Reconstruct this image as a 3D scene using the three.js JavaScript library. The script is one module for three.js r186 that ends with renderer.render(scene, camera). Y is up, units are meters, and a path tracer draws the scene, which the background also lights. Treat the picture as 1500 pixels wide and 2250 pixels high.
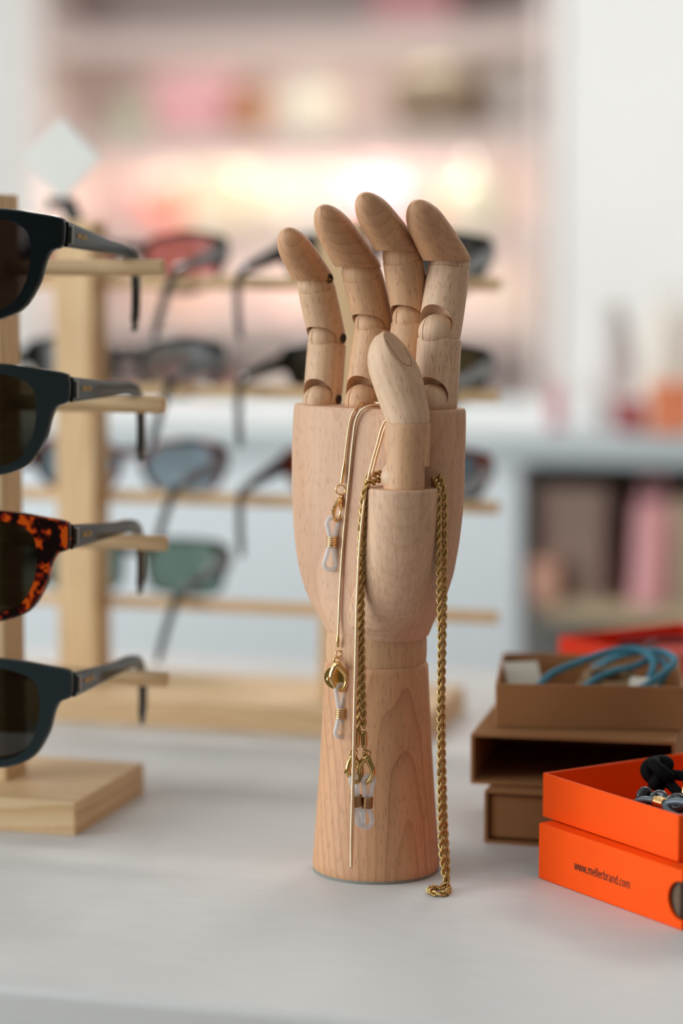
import * as THREE from 'three';
import { RoundedBoxGeometry } from 'three/addons/geometries/RoundedBoxGeometry.js';
import { mergeGeometries } from 'three/addons/utils/BufferGeometryUtils.js';
import { FontLoader } from 'three/addons/loaders/FontLoader.js';
import { TextGeometry } from 'three/addons/geometries/TextGeometry.js';
import { RectAreaLightUniformsLib } from 'three/addons/lights/RectAreaLightUniformsLib.js';
import { Brush, Evaluator, SUBTRACTION } from 'three-bvh-csg';

// ------------------------------------------------------------------ camera, light, exposure
const V3 = (x, y, z) => new THREE.Vector3(x, y, z);
const rad = d => d * Math.PI / 180;
const FOCAL = 5300, YAW = rad(16), PITCH = rad(6.4), TABLE_Y = 0.9, EYE_ABOVE_TABLE = 0.303;
const scene = new THREE.Scene();
const forward = V3(-Math.sin(YAW) * Math.cos(PITCH), -Math.sin(PITCH), -Math.cos(YAW) * Math.cos(PITCH));
const right = V3(Math.cos(YAW), 0, -Math.sin(YAW));
const upward = right.clone().cross(forward);
const ray = (px, py) => forward.clone().addScaledVector(right, (px - 750) / FOCAL).addScaledVector(upward, -(py - 1125) / FOCAL);
const eye = (() => { const d = ray(826, 1908); return V3(0, TABLE_Y, 0).addScaledVector(d, EYE_ABOVE_TABLE / d.y); })();
const camera = new THREE.PerspectiveCamera(2 * Math.atan(1125 / FOCAL) * 180 / Math.PI, 1500 / 2250, 0.05, 40);
camera.position.copy(eye);
camera.up.set(0, 1, 0);
camera.lookAt(eye.clone().add(forward));
camera.focus = 1.128;
camera.userData.fStop = 2.8;
scene.add(camera);

const renderer = new THREE.WebGLRenderer({ antialias: true });
renderer.toneMapping = THREE.LinearToneMapping;
renderer.toneMappingExposure = 0.6;
renderer.shadowMap.enabled = true;
RectAreaLightUniformsLib.init();
scene.background = new THREE.Color(0.75, 0.85, 1.0);

const LIGHT = { side: 9.0, front: 9.0, ceiling: 2.9, ceilingBack: 27.0, strip: 17.0 };
function areaLight(name, color, intensity, w, h, pos, target) {
  const l = new THREE.RectAreaLight(color, intensity, w, h);
  l.name = name; l.position.copy(pos); l.lookAt(target); scene.add(l);
  return l;
}

// ------------------------------------------------------------------ helpers
let seed = 7;
const rnd = () => { seed = (seed * 1664525 + 1013904223) >>> 0; return seed / 4294967296; };
const hash = (a, b, c = 0) => { let h = (Math.imul(a | 0, 374761393) + Math.imul(b | 0, 668265263) + Math.imul(c | 0, 2147483647 - 1274126177)) | 0; h = Math.imul(h ^ (h >>> 13), 1274126177); h ^= h >>> 16; return (h >>> 0) / 4294967296; };
const sm = t => t * t * (3 - 2 * t);
function noise(x, y, z = 0) {
  const xi = Math.floor(x), yi = Math.floor(y), zi = Math.floor(z), fx = sm(x - xi), fy = sm(y - yi), fz = sm(z - zi);
  const l = (a, b, t) => a + (b - a) * t;
  const q = k => l(l(hash(xi, yi, zi + k), hash(xi + 1, yi, zi + k), fx), l(hash(xi, yi + 1, zi + k), hash(xi + 1, yi + 1, zi + k), fx), fy);
  return l(q(0), q(1), fz);
}
const clamp = (v, a, b) => Math.min(b, Math.max(a, v));
const lerpTable = (tab, t) => { // [[t, v, v...], ...] ascending, smooth
  if (t <= tab[0][0]) return tab[0].slice(1);
  for (let i = 1; i < tab.length; i++) if (t <= tab[i][0]) {
    const k = (t - tab[i - 1][0]) / (tab[i][0] - tab[i - 1][0]);
    const g = (j, c) => tab[clamp(j, 0, tab.length - 1)][c];
    return tab[i].slice(1).map((_, c0) => {
      const c = c0 + 1, p0 = g(i - 2, c), p1 = g(i - 1, c), p2 = g(i, c), p3 = g(i + 1, c);
      return 0.5 * (2 * p1 + (p2 - p0) * k + (2 * p0 - 5 * p1 + 4 * p2 - p3) * k * k + (3 * p1 - p0 - 3 * p2 + p3) * k * k * k);
    });
  }
  return tab[tab.length - 1].slice(1);
};
const taken = new Map();
function numbered(n) { const k = taken.get(n) || 0; taken.set(n, k + 1); return k ? `${n}_${String(k).padStart(3, '0')}` : n; }
function thing(name, label, category, pos = V3(0, 0, 0), turn = 0, group) {
  const g = new THREE.Group(); g.name = numbered(name); g.position.copy(pos); g.rotation.y = turn;
  g.userData = { label, category }; if (group) g.userData.group = group;
  scene.add(g); return g;
}
function part(name, geo, mat, parent, extra) {
  const m = new THREE.Mesh(Array.isArray(geo) ? (geo.length > 1 ? mergeGeometries(geo.map(norm)) : geo[0]) : geo, mat);
  m.name = name; m.castShadow = m.receiveShadow = true; if (extra) Object.assign(m.userData, extra);
  parent.add(m); return m;
}
function norm(g) { g = g.index ? g.toNonIndexed() : g; for (const k of Object.keys(g.attributes)) if (!['position', 'normal', 'uv'].includes(k)) g.deleteAttribute(k); return g; }
function struct(name, geo, mat) { const m = part(name, geo, mat, scene); m.userData.kind = 'structure'; return m; }
const box = (w, h, d, x = 0, y = 0, z = 0, r = 0) => (r ? new RoundedBoxGeometry(w, h, d, 3, r) : new THREE.BoxGeometry(w, h, d)).translate(x, y, z);
const std = (color, roughness = 0.6, o = {}) => new THREE.MeshStandardMaterial({ color, roughness, ...o });
const phys = o => new THREE.MeshPhysicalMaterial(o);
const onPlane = (px, py, point, normal) => { const d = ray(px, py); return eye.clone().addScaledVector(d, point.clone().sub(eye).dot(normal) / d.dot(normal)); };
const ground = (px, py, h = 0) => onPlane(px, py, V3(0, TABLE_Y + h, 0), V3(0, 1, 0));
const atZ = (px, py, z) => onPlane(px, py, V3(0, 0, z), V3(0, 0, 1));
function tex(w, h, fn, repeatU = 1, repeatV = 1, srgb = true) {
  const d = new Uint8Array(w * h * 4);
  for (let j = 0; j < h; j++) for (let i = 0; i < w; i++) {
    const c = fn((i + 0.5) / w, (j + 0.5) / h), k = (j * w + i) * 4;
    d[k] = clamp(c[0], 0, 255); d[k + 1] = clamp(c[1], 0, 255); d[k + 2] = clamp(c[2], 0, 255); d[k + 3] = 255;
  }
  const t = new THREE.DataTexture(d, w, h, THREE.RGBAFormat);
  t.wrapS = t.wrapT = THREE.RepeatWrapping; t.magFilter = THREE.LinearFilter; t.minFilter = THREE.LinearMipmapLinearFilter; t.generateMipmaps = true;
  t.repeat.set(repeatU, repeatV); if (srgb) t.colorSpace = THREE.SRGBColorSpace; t.needsUpdate = true;
  return t;
}
// tube with varying radius along a dense list of points, parallel transported frame
function sweep(pts, radiusAt, radial, closed = false, ends = true) {
  const n = pts.length, pos = [], nor = [], uv = [], idx = [];
  let t0 = pts[1].clone().sub(pts[0]).normalize(), u = Math.abs(t0.y) < 0.9 ? V3(0, 1, 0) : V3(1, 0, 0);
  u.sub(t0.clone().multiplyScalar(u.dot(t0))).normalize();
  let s = 0;
  for (let i = 0; i < n; i++) {
    const a = closed ? pts[(i - 1 + n) % n] : pts[Math.max(0, i - 1)], b = closed ? pts[(i + 1) % n] : pts[Math.min(n - 1, i + 1)];
    const t = b.clone().sub(a).normalize();
    u.sub(t.clone().multiplyScalar(u.dot(t))).normalize();
    const v = t.clone().cross(u);
    if (i) s += pts[i].distanceTo(pts[i - 1]);
    for (let k = 0; k <= radial; k++) {
      const an = k / radial * 2 * Math.PI, c = Math.cos(an), d = Math.sin(an), r = radiusAt(s, an, i / (n - 1));
      const e = u.clone().multiplyScalar(c).addScaledVector(v, d);
      pos.push(pts[i].x + e.x * r, pts[i].y + e.y * r, pts[i].z + e.z * r); nor.push(e.x, e.y, e.z); uv.push(k / radial, s);
    }
  }
  const w = radial + 1, rows = closed ? n : n - 1;
  for (let i = 0; i < rows; i++) for (let k = 0; k < radial; k++) {
    const a = i * w + k, b = ((i + 1) % n) * w + k;
    idx.push(a, a + 1, b, b, a + 1, b + 1);
  }
  if (!closed && ends) for (const [i, sgn] of [[0, -1], [n - 1, 1]]) {
    const c = pos.length / 3, p = pts[i], t = (i ? p.clone().sub(pts[i - 1]) : pts[1].clone().sub(p)).normalize().multiplyScalar(sgn);
    pos.push(p.x, p.y, p.z); nor.push(t.x, t.y, t.z); uv.push(0.5, 0);
    for (let k = 0; k < radial; k++) sgn > 0 ? idx.push(c, i * w + k, i * w + k + 1) : idx.push(c, i * w + k + 1, i * w + k);
  }
  const g = new THREE.BufferGeometry();
  g.setAttribute('position', new THREE.Float32BufferAttribute(pos, 3)); g.setAttribute('normal', new THREE.Float32BufferAttribute(nor, 3)); g.setAttribute('uv', new THREE.Float32BufferAttribute(uv, 2));
  g.setIndex(idx);
  g.computeVertexNormals();
  return g;
}
const smooth = (pts, step, closed = false) => { const c = new THREE.CatmullRomCurve3(pts, closed, 'centripetal'); c.arcLengthDivisions = Math.max(400, pts.length * 60); const n = Math.max(4, Math.round(c.getLength() / step)); const q = c.getSpacedPoints(n); if (closed) q.pop(); return q; };
const tube = (pts, r, radial = 8, step = 0.001, closed = false) => sweep(smooth(pts, step, closed), () => r, radial, closed);
// surface from rings: f(u, v) -> Vector3, u round, v along
function loft(f, nu, nv, capBottom = true, capTop = true) {
  const pos = [], uv = [], idx = [];
  for (let j = 0; j <= nv; j++) for (let i = 0; i <= nu; i++) { const p = f(i / nu, j / nv); pos.push(p.x, p.y, p.z); uv.push(i / nu, j / nv); }
  const w = nu + 1;
  for (let j = 0; j < nv; j++) for (let i = 0; i < nu; i++) { const a = j * w + i, b = a + w; idx.push(a, a + 1, b, b, a + 1, b + 1); }
  const body = new THREE.BufferGeometry();
  body.setAttribute('position', new THREE.Float32BufferAttribute(pos, 3)); body.setAttribute('uv', new THREE.Float32BufferAttribute(uv, 2)); body.setIndex(idx); body.computeVertexNormals();
  const n = body.attributes.normal;  // weld the seam's normals
  for (let j = 0; j <= nv; j++) { const a = j * w, b = a + nu; const q = V3(n.getX(a) + n.getX(b), n.getY(a) + n.getY(b), n.getZ(a) + n.getZ(b)).normalize(); n.setXYZ(a, q.x, q.y, q.z); n.setXYZ(b, q.x, q.y, q.z); }
  const out = [body];
  for (const [j, on, sgn] of [[0, capBottom, -1], [nv, capTop, 1]]) if (on) {
    const P = [], U = [], I = [], c = V3(0, 0, 0);
    for (let i = 0; i < nu; i++) { const p = f(i / nu, j / nv); c.add(p); P.push(p.x, p.y, p.z); U.push(i / nu, j / nv); }
    c.divideScalar(nu); P.push(c.x, c.y, c.z); U.push(0.5, j / nv);
    for (let i = 0; i < nu; i++) sgn > 0 ? I.push(nu, i, (i + 1) % nu) : I.push(nu, (i + 1) % nu, i);
    const g = new THREE.BufferGeometry(); g.setAttribute('position', new THREE.Float32BufferAttribute(P, 3)); g.setAttribute('uv', new THREE.Float32BufferAttribute(U, 2)); g.setIndex(I); g.computeVertexNormals(); out.push(g);
  }
  return mergeGeometries(out.map(norm));
}
const evaluator = new Evaluator(); evaluator.useGroups = false; evaluator.attributes = ['position', 'normal', 'uv'];
function cut(geo, ...cutters) {
  let b = new Brush(norm(geo)); b.updateMatrixWorld();
  for (const c of cutters) { const k = new Brush(norm(c)); k.updateMatrixWorld(); b = evaluator.evaluate(b, k, SUBTRACTION); b.updateMatrixWorld(); }
  return b.geometry;
}
const font = await new FontLoader().loadAsync('fonts/droid/droid_sans_regular.typeface.json');
const fontBold = await new FontLoader().loadAsync('fonts/droid/droid_sans_bold.typeface.json');
const text = (s, size, f, depth = 0.00012) => { const g = new TextGeometry(s, { font: f, size, depth, curveSegments: 4 }); g.computeBoundingBox(); const b = g.boundingBox; return g.translate(-(b.min.x + b.max.x) / 2, -(b.min.y + b.max.y) / 2, 0); };

// ------------------------------------------------------------------ wood
// short dark pores along the grain (u, v in metres), as beech has
function pores(u, v, cellU = 0.0011, cellV = 0.006, share = 0.5, k = 0) {
  let d = 0; const ci = Math.floor(u / cellU), cj = Math.floor(v / cellV);
  for (let j = -1; j <= 1; j++) for (let i = -1; i <= 1; i++) {
    const a = ci + i, b = cj + j; if (hash(a, b, 11 + k) > share) continue;
    const x = (a + 0.2 + 0.6 * hash(a, b, 12 + k)) * cellU, y = (b + 0.2 + 0.6 * hash(a, b, 13 + k)) * cellV, len = (0.25 + 0.6 * hash(a, b, 14 + k)) * 0.0034, wid = 0.00015 + 0.00016 * hash(a, b, 15 + k);
    const e = Math.max(0, 1 - Math.abs(u - x) / wid) * Math.max(0, 1 - ((v - y) / len) ** 2);
    d = Math.max(d, e * (0.45 + 0.55 * hash(a, b, 16 + k)));
  }
  return d;
}
const ringShade = (r, spacing) => { const q = r / spacing, f = q - Math.floor(q); return Math.pow(f, 5) * (0.55 + 0.45 * hash(Math.floor(q), 3, 9)); };
const BEECH = [214, 172, 136], BEECH_DARK = [172, 116, 80], PORE = [128, 84, 56];
function beech(ring, pore, blotch, base = BEECH) {
  return [0, 1, 2].map(c => { let x = base[c] + (BEECH_DARK[c] - base[c]) * clamp(ring, 0, 1); x *= 0.95 + 0.1 * blotch; return x + (PORE[c] - x) * clamp(pore, 0, 1) * 0.85; });
}
function beechTile(k, base, curved) { // one tile is 0.06 m round by 0.09 m along the grain
  return tex(768, 1024, (s, t) => {
    const u = s * 0.06, v = t * 0.09, w = (noise(s * 4, t * 2, k) - 0.5) * 0.004 + (noise(s * 20, t * 3, k + 5) - 0.5) * 0.0006;
    const r = curved ? Math.hypot(u - 0.03, (v - 0.045) * 0.55 - 0.03) + w : u + w;
    const edge = Math.min(1, Math.min(s, 1 - s) * 16, Math.min(t, 1 - t) * 16);
    return beech(ringShade(r, curved ? 0.0032 : 0.0041) * (curved ? 0.5 : 0.26) * edge, pores(u, v, 0.0011, 0.006, 0.42, k), noise(s * 30, t * 6, k + 9) * 0.6 + noise(s * 6, t * 3, k) * 0.4, base);
  }, 1 / 0.06, 1 / 0.09);
}
const woodMat = map => std(0xffffff, 0.58, { map });
const beechMats = [beechTile(1, [216, 176, 140]), beechTile(2, [210, 164, 124]), beechTile(3, [204, 154, 114], true), beechTile(4, [218, 182, 150])].map(woodMat);
const pineTex = k => tex(1024, 1024, (s, t) => { // 0.42 m by 0.42 m, grain along v
  const a = s * 3.5, c = t * 3.5, w = (noise(a * 5, c * 1.2, k) - 0.5) * 0.02 + (noise(a * 40, c * 4, k + 2) - 0.5) * 0.001, f = ((s * 0.42 + w) / 0.0085) % 1;
  const late = Math.pow(Math.abs((f + 1) % 1), 3.2) * 0.8, b = noise(a * 60, c * 8, k + 7) * 0.4 + noise(a * 4, c * 3, k + 1) * 0.6;
  return [(228 - 30 * late) * (0.95 + 0.08 * b), (196 - 44 * late) * (0.94 + 0.09 * b), (153 - 50 * late) * (0.92 + 0.1 * b)];
}, 1 / 0.42, 1 / 0.42);
const pineMats = [std(0xffffff, 0.6, { map: pineTex(21) }), std(0xffffff, 0.6, { map: pineTex(22) })];
// uv in metres by the dominant face of a block; grain runs along axis g
function blockUV(geo, g = 0, du = 0, dv = 0) {
  geo = norm(geo); const p = geo.attributes.position, n = geo.attributes.normal, uv = new Float32Array(p.count * 2);
  for (let i = 0; i < p.count; i++) {
    const P = [p.getX(i), p.getY(i), p.getZ(i)], N = [Math.abs(n.getX(i)), Math.abs(n.getY(i)), Math.abs(n.getZ(i))];
    const m = N.indexOf(Math.max(...N)), o = [0, 1, 2].filter(a => a !== m), along = o.includes(g) ? g : o[1], across = o.find(a => a !== along);
    uv[2 * i] = P[across] + du + m * 0.031; uv[2 * i + 1] = P[along] + dv;
  }
  geo.setAttribute('uv', new THREE.BufferAttribute(uv, 2)); return geo;
}
function barkUV(geo, R, du = 0, dv = 0) { // round a y axis, in metres
  geo = norm(geo); const p = geo.attributes.position, uv = new Float32Array(p.count * 2);
  for (let i = 0; i < p.count; i += 3) {
    const a = [0, 1, 2].map(k => Math.atan2(p.getX(i + k), p.getZ(i + k)));
    for (let k = 1; k < 3; k++) { if (a[k] - a[0] > Math.PI) a[k] -= 2 * Math.PI; if (a[k] - a[0] < -Math.PI) a[k] += 2 * Math.PI; }
    for (let k = 0; k < 3; k++) { uv[2 * (i + k)] = a[k] * R + du; uv[2 * (i + k) + 1] = p.getY(i + k) + dv; }
  }
  geo.setAttribute('uv', new THREE.BufferAttribute(uv, 2)); return geo;
}

// ------------------------------------------------------------------ room
const ROOM = { x0: -2.7, x1: 2.6, z0: -4.7, z1: 2.9, h: 2.75 };
const plaster = (rgb, k) => std(0xffffff, 0.85, { map: tex(256, 256, (s, t) => { const n = 0.985 + 0.03 * (noise(s * 40, t * 40, k) * 0.5 + noise(s * 9, t * 9, k + 1) * 0.5); return rgb.map(c => c * n); }, 1, 1) });
const wallWhite = plaster([226, 228, 228], 31), wallBlush = plaster([224, 205, 198], 32);
{
  const { x0, x1, z0, z1, h } = ROOM, w = x1 - x0, d = z1 - z0, cx = (x0 + x1) / 2, cz = (z0 + z1) / 2, T = 0.12;
  struct('floor', box(w + 2 * T, T, d + 2 * T, cx, -T / 2, cz), plaster([168, 160, 150], 33));
  struct('ceiling', box(w + 2 * T, T, d + 2 * T, cx, h + T / 2, cz), wallWhite);
  struct('wall_back', box(w + 2 * T, h, T, cx, h / 2, z0 - T / 2), wallBlush);
  struct('wall_right', box(T, h, d, x1 + T / 2, h / 2, cz), plaster([158, 146, 134], 35));
  // the left wall and the shop front have one window opening each
  const opening = (name, along, a0, a1, at, inwards, o0, o1, y0, y1, mat) => {
    const piece = (p, q, r, s) => { const L = q - p, H = s - r; return along === 'z' ? box(T, H, L, at - inwards * T / 2, (r + s) / 2, (p + q) / 2) : box(L, H, T, (p + q) / 2, (r + s) / 2, at - inwards * T / 2); };
    struct(name, [piece(a0, o0, 0, h), piece(o1, a1, 0, h), piece(o0, o1, 0, y0), piece(o0, o1, y1, h)], mat);
  };
  const S = { o0: 0.1, o1: 2.75, y0: 0.7, y1: 2.5 };
  opening('wall_left', 'z', z0, z1, x0, 1, S.o0, S.o1, S.y0, S.y1, wallWhite);
  const Fr = { o0: -2.6, o1: -1.85, y0: 0.6, y1: 2.4 };
  opening('wall_front', 'x', x0 - T, x1 + T, z1, -1, Fr.o0, Fr.o1, Fr.y0, Fr.y1, plaster([176, 166, 156], 34));
  const glow = (r, g, b, k) => new THREE.MeshStandardMaterial({ color: 0xffffff, roughness: 0.5, emissive: new THREE.Color(r, g, b), emissiveIntensity: k });
  const frameMat = std(0xdfe2e2, 0.5);
  const windowAt = (name, along, at, inwards, o, color, intensity) => {
    const w_ = o.o1 - o.o0, h_ = o.y1 - o.y0, g = new THREE.Group(); g.name = name; g.userData.kind = 'structure';
    g.position.set(along === 'z' ? at - inwards * 0.06 : (o.o0 + o.o1) / 2, (o.y0 + o.y1) / 2, along === 'z' ? (o.o0 + o.o1) / 2 : at - inwards * 0.06);
    g.rotation.y = along === 'z' ? inwards * Math.PI / 2 : (inwards < 0 ? Math.PI : 0); scene.add(g);
    part('pane', box(w_, h_, 0.01, 0, 0, -0.03), glow(color.r, color.g, color.b, 1.2), g);
    for (const s of [-1, 1]) { part('window_frame', box(0.06, h_, 0.06, s * (w_ / 2 - 0.03), 0, 0), frameMat, g); part('window_frame', box(w_ - 0.12, 0.06, 0.06, 0, s * (h_ / 2 - 0.03), 0), frameMat, g); }
    for (const s of [-1, 1]) part('mullion', box(0.05, h_ - 0.12, 0.05, s * w_ / 6, 0, 0), frameMat, g);
    const p = g.position.clone(), n = V3(0, 0, 1).applyAxisAngle(V3(0, 1, 0), g.rotation.y);
    areaLight(name + '_daylight', color, intensity, w_ - 0.12, h_ - 0.12, p.clone().addScaledVector(n, 0.045), p.clone().addScaledVector(n, 1));
  };
  windowAt('window_1', 'z', x0, 1, S, new THREE.Color(0.86, 0.95, 1.0), LIGHT.side);
  windowAt('window_2', 'x', z1, -1, Fr, new THREE.Color(0.92, 0.97, 1.0), LIGHT.front);
  for (const [lx, lz, which] of [[-0.9, 0.9, 'above the counter front, left'], [0.9, 0.9, 'above the counter front, right'], [-1.3, -2.7, 'near the back shelves, left'], [0.5, -2.7, 'near the back shelves, right']]) {
    const wd = lz < 0 ? 1.2 : 0.58, g = thing('ceiling_light', 'white ceiling light panel ' + which, 'ceiling light', V3(lx, h - 0.03, lz));
    part('housing', box(wd + 0.06, 0.03, 0.64, 0, 0.015, 0), frameMat, g);
    part('diffuser', box(wd, 0.012, 0.58, 0, -0.006, 0), glow(1, 0.98, 0.95, 1.5), g);
    areaLight('ceiling_light_glow', new THREE.Color(1, 0.97, 0.93), lz < 0 ? LIGHT.ceilingBack : LIGHT.ceiling, wd, 0.58, V3(lx, h - 0.05, lz), V3(lx, 0, lz));
  }
}

// ------------------------------------------------------------------ display table
const frontEdge = ground(500, 2212).z, tableBack = ground(700, 1452).z;
{
  const x0 = -1.25, x1 = 1.0, d = frontEdge - tableBack, cz = (frontEdge + tableBack) / 2;
  const g = thing('display_table', 'white laminate display table under the wooden hand', 'table', V3((x0 + x1) / 2, 0, cz));
  const fine = tex(512, 512, (s, t) => { const n = 0.985 + 0.02 * noise(s * 90, t * 90, 3) + 0.012 * noise(s * 7, t * 7, 4); return [213 * n, 211 * n, 209 * n]; }, 2, 2);
  const top = phys({ color: 0xffffff, map: fine, roughness: 0.55, specularIntensity: 0.7 });
  part('table_top', new RoundedBoxGeometry(x1 - x0, 0.04, d, 3, 0.004).translate(0, TABLE_Y - 0.02, 0), top, g);
  part('front_panel', box(x1 - x0 - 0.02, TABLE_Y - 0.044, 0.02, 0, (TABLE_Y - 0.044) / 2, d / 2 - 0.012), top, g);
  for (const s of [-1, 1]) part('side_panel', box(0.02, TABLE_Y - 0.044, d - 0.06, s * ((x1 - x0) / 2 - 0.012), (TABLE_Y - 0.044) / 2, -0.01), top, g);
}

// ------------------------------------------------------------------ the jointed wooden hand
const FACING = rad(32), HAND_TURN = YAW - FACING;        // the palm looks 32 degrees to the left of the lens
const AX = V3(0, 1, 0);
const toHand = v => v.clone().applyAxisAngle(AX, -HAND_TURN), toWorld = v => v.clone().applyAxisAngle(AX, HAND_TURN);
const eyeH = toHand(eye.clone().sub(V3(0, TABLE_Y, 0)));
const handPlane = (px, py, point, normal) => { const d = toHand(ray(px, py)); return eyeH.clone().addScaledVector(d, point.clone().sub(eyeH).dot(normal) / d.dot(normal)); };
const sideways = V3(Math.cos(FACING), 0, -Math.sin(FACING)), toLens = V3(Math.sin(FACING), 0, Math.cos(FACING)); // in the hand's own frame
const handY = py => handPlane(826, py, V3(0, 0, 0), toLens).y;
const facePt = (px, py, tc) => handPlane(px, py, toLens.clone().multiplyScalar(tc), toLens);
const S0 = 1 / 4600;                                      // metres for one pixel at the hand
const hand = thing('mannequin_hand', 'jointed beech wood mannequin hand standing upright with curled fingers and gold chains', 'mannequin hand', V3(0, TABLE_Y, 0), HAND_TURN);
{
  const yBase = 0, yTopArm = handY(1452);
  const armR = t => 0.0311 - 0.0062 * t + 0.0006 * Math.sin(Math.PI * t) * -1;
  const aw = 1024, ah = 1024;
  const armTex = tex(aw, ah, (s, t) => {
    const y = t * yTopArm, R = armR(t), an = s * 2 * Math.PI, X = R * Math.sin(an), Z = R * Math.cos(an);
    const w = (noise(X * 120, y * 40, Z * 120) - 0.5) * 0.002;
    const q = R - (0.007 + 0.09 * y), r = Math.hypot(X - q * Math.sin(0.5), Z - q * Math.cos(0.5)) + w;
    return beech(ringShade(r, 0.0031) * 0.85, pores(an * 0.029, y, 0.0013, 0.006, 0.42, 40), noise(X * 900, y * 90, Z * 900) * 0.5 + noise(X * 90, y * 30, Z * 90) * 0.5, [208, 156, 115]);
  });
  const arm = loft((u, v) => { // u = 0 faces the lens
    const e = clamp(v, 0, 1), R = armR(e) - (e < 0.012 ? 0.0006 * (1 - e / 0.012) : 0) - (e > 0.985 ? 0.0009 * (e - 0.985) / 0.015 : 0), an = u * 2 * Math.PI;
    return sideways.clone().multiplyScalar(R * Math.sin(an)).addScaledVector(toLens, R * Math.cos(an)).setY(0.0015 + e * (yTopArm - 0.0015));
  }, 96, 70);
  part('forearm', arm, woodMat(armTex), hand);
  part('felt_pad', new THREE.CylinderGeometry(0.0306, 0.0306, 0.0015, 64).translate(0, 0.00075, 0), std(0x8a887e, 0.95), hand, { label: 'thin grey green felt pad under the base' });
  // wrist
  const yNeck = handY(1388), nr = 0.0243;
  const neckProfile = []; for (let i = 0; i <= 24; i++) { const t = i / 24, y = yTopArm - 0.002 + t * (yNeck + 0.004 - yTopArm), q = (t - 0.5) * 2; neckProfile.push(new THREE.Vector2(nr - 0.0012 * Math.pow(Math.abs(q), 3), y)); }
  part('wrist', barkUV(new THREE.LatheGeometry(neckProfile, 72), nr, 0.01, 0.02), beechMats[1], hand);
  // palm: sections from a round wrist end to a broad flat top; [v, half width seen, half depth, offset]
  const yTop = handY(892), yBot = handY(1397);
  const rows = [[1397, 104, 0.0215, 4], [1392, 111, 0.0228, 4], [1380, 117, 0.0236, 3], [1360, 126, 0.0240, 1], [1335, 139, 0.0240, -2], [1300, 155, 0.0236, -3], [1250, 169, 0.0230, -3], [1180, 179, 0.0222, -2], [1100, 184.5, 0.0214, 0], [1000, 185.5, 0.0206, 1], [930, 184.5, 0.0200, 3], [900, 183, 0.0197, 4], [895, 182, 0.0195, 4], [892, 180, 0.0190, 4]]
    .map(([py, w, az, off]) => { const W = w * S0; return [handY(py), Math.sqrt(W * W - (az * Math.sin(FACING)) ** 2) / Math.cos(FACING), az, off * S0 / Math.cos(FACING)]; });
  const sec = (u, v) => {
    const y = yBot + v * (yTop - yBot), [ax, az, off] = lerpTable(rows, y), an = u * 2 * Math.PI + Math.PI, e = 2 / (2.0 + 0.35 * v);
    const s = Math.sin(an), c = Math.cos(an);
    return V3(off + ax * Math.sign(s) * Math.abs(s) ** e, y, az * Math.sign(c) * Math.abs(c) ** e);
  };
  const vRow = t => { const a = 0.5 - 0.5 * Math.cos(Math.PI * t); return 0.55 * t + 0.45 * a; };
  const woodAt = (p, u, k, base, sp = 0.0034) => { const w = (noise(p.x * 90 + k, p.y * 25, p.z * 90) - 0.5) * 0.0025; return beech(ringShade(Math.hypot(p.x * 0.9 - 0.012 + 0.05 * p.y, p.z + 0.055) + w, sp) * 0.34, 0.6 * pores(p.x - p.z, p.y, 0.0013, 0.006, 0.4, k), noise(p.x * 700, p.y * 70, p.z * 700) * 0.5 + noise(p.x * 70, p.y * 25, p.z * 70) * 0.5, base); };
  const palm = part('palm', loft((u, v) => sec(u, vRow(v)), 120, 80), woodMat(tex(1536, 1024, (s, t) => woodAt(sec(s, vRow(t)), s, 50, [212, 168, 136]))), hand);
  // thenar block in front of the palm that carries the thumb
  const mRows = [[1402, 0.0060, 0.0040, 0.0195, 0.0190], [1388, 0.0085, 0.0060, 0.0205, 0.0200], [1350, 0.0145, 0.0105, 0.0205, 0.0200], [1300, 0.0200, 0.0150, 0.0197, 0.0195], [1230, 0.0245, 0.0190, 0.0186, 0.0190], [1150, 0.0272, 0.0212, 0.0178, 0.0184], [1090, 0.0283, 0.0222, 0.0174, 0.0178], [1074, 0.0284, 0.0224, 0.0172, 0.0176], [1071, 0.0284, 0.0224, 0.0166, 0.0170]]
    .map(([py, x, z, a, b]) => [handPlane(878, py, toLens.clone().multiplyScalar(0.0355), toLens).y, x, z, a, b]);
  const mSec = (u, v) => { const y0 = mRows[0][0], y1 = mRows[mRows.length - 1][0], y = y0 + v * (y1 - y0), [x, z, a, b] = lerpTable(mRows, y), an = u * 2 * Math.PI + Math.PI; return V3(x + a * Math.sin(an), y, z + b * Math.cos(an)); };
  const mound = part('thumb_mount', loft((u, v) => mSec(u, vRow(v)), 96, 60), woodMat(tex(1024, 1024, (s, t) => {
    const p = mSec(s, vRow(t)), w = (noise(p.x * 90, p.y * 40, p.z * 90) - 0.5) * 0.0016;
    return beech(ringShade(0.30 * p.y + p.dot(toLens) + w * 1.6, 0.0034) * 0.26, 0.65 * pores(p.x - p.z, p.y, 0.0011, 0.005, 0.6, 55), noise(p.x * 700, p.y * 70, p.z * 700), [212, 172, 140]);
  })), hand);
  hand.userData.surfaces = undefined;

  // a phalanx: round cylinder, ball end below, hollow on the palm side where the ball shows
  const place = (mesh, a, b, x = V3(1, 0, 0)) => {
    const y = b.clone().sub(a).normalize(), z = x.clone().cross(y).normalize(), xx = y.clone().cross(z);
    mesh.matrixAutoUpdate = true; mesh.quaternion.setFromRotationMatrix(new THREE.Matrix4().makeBasis(xx, y, z)); mesh.position.copy(a);
  };
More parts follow.
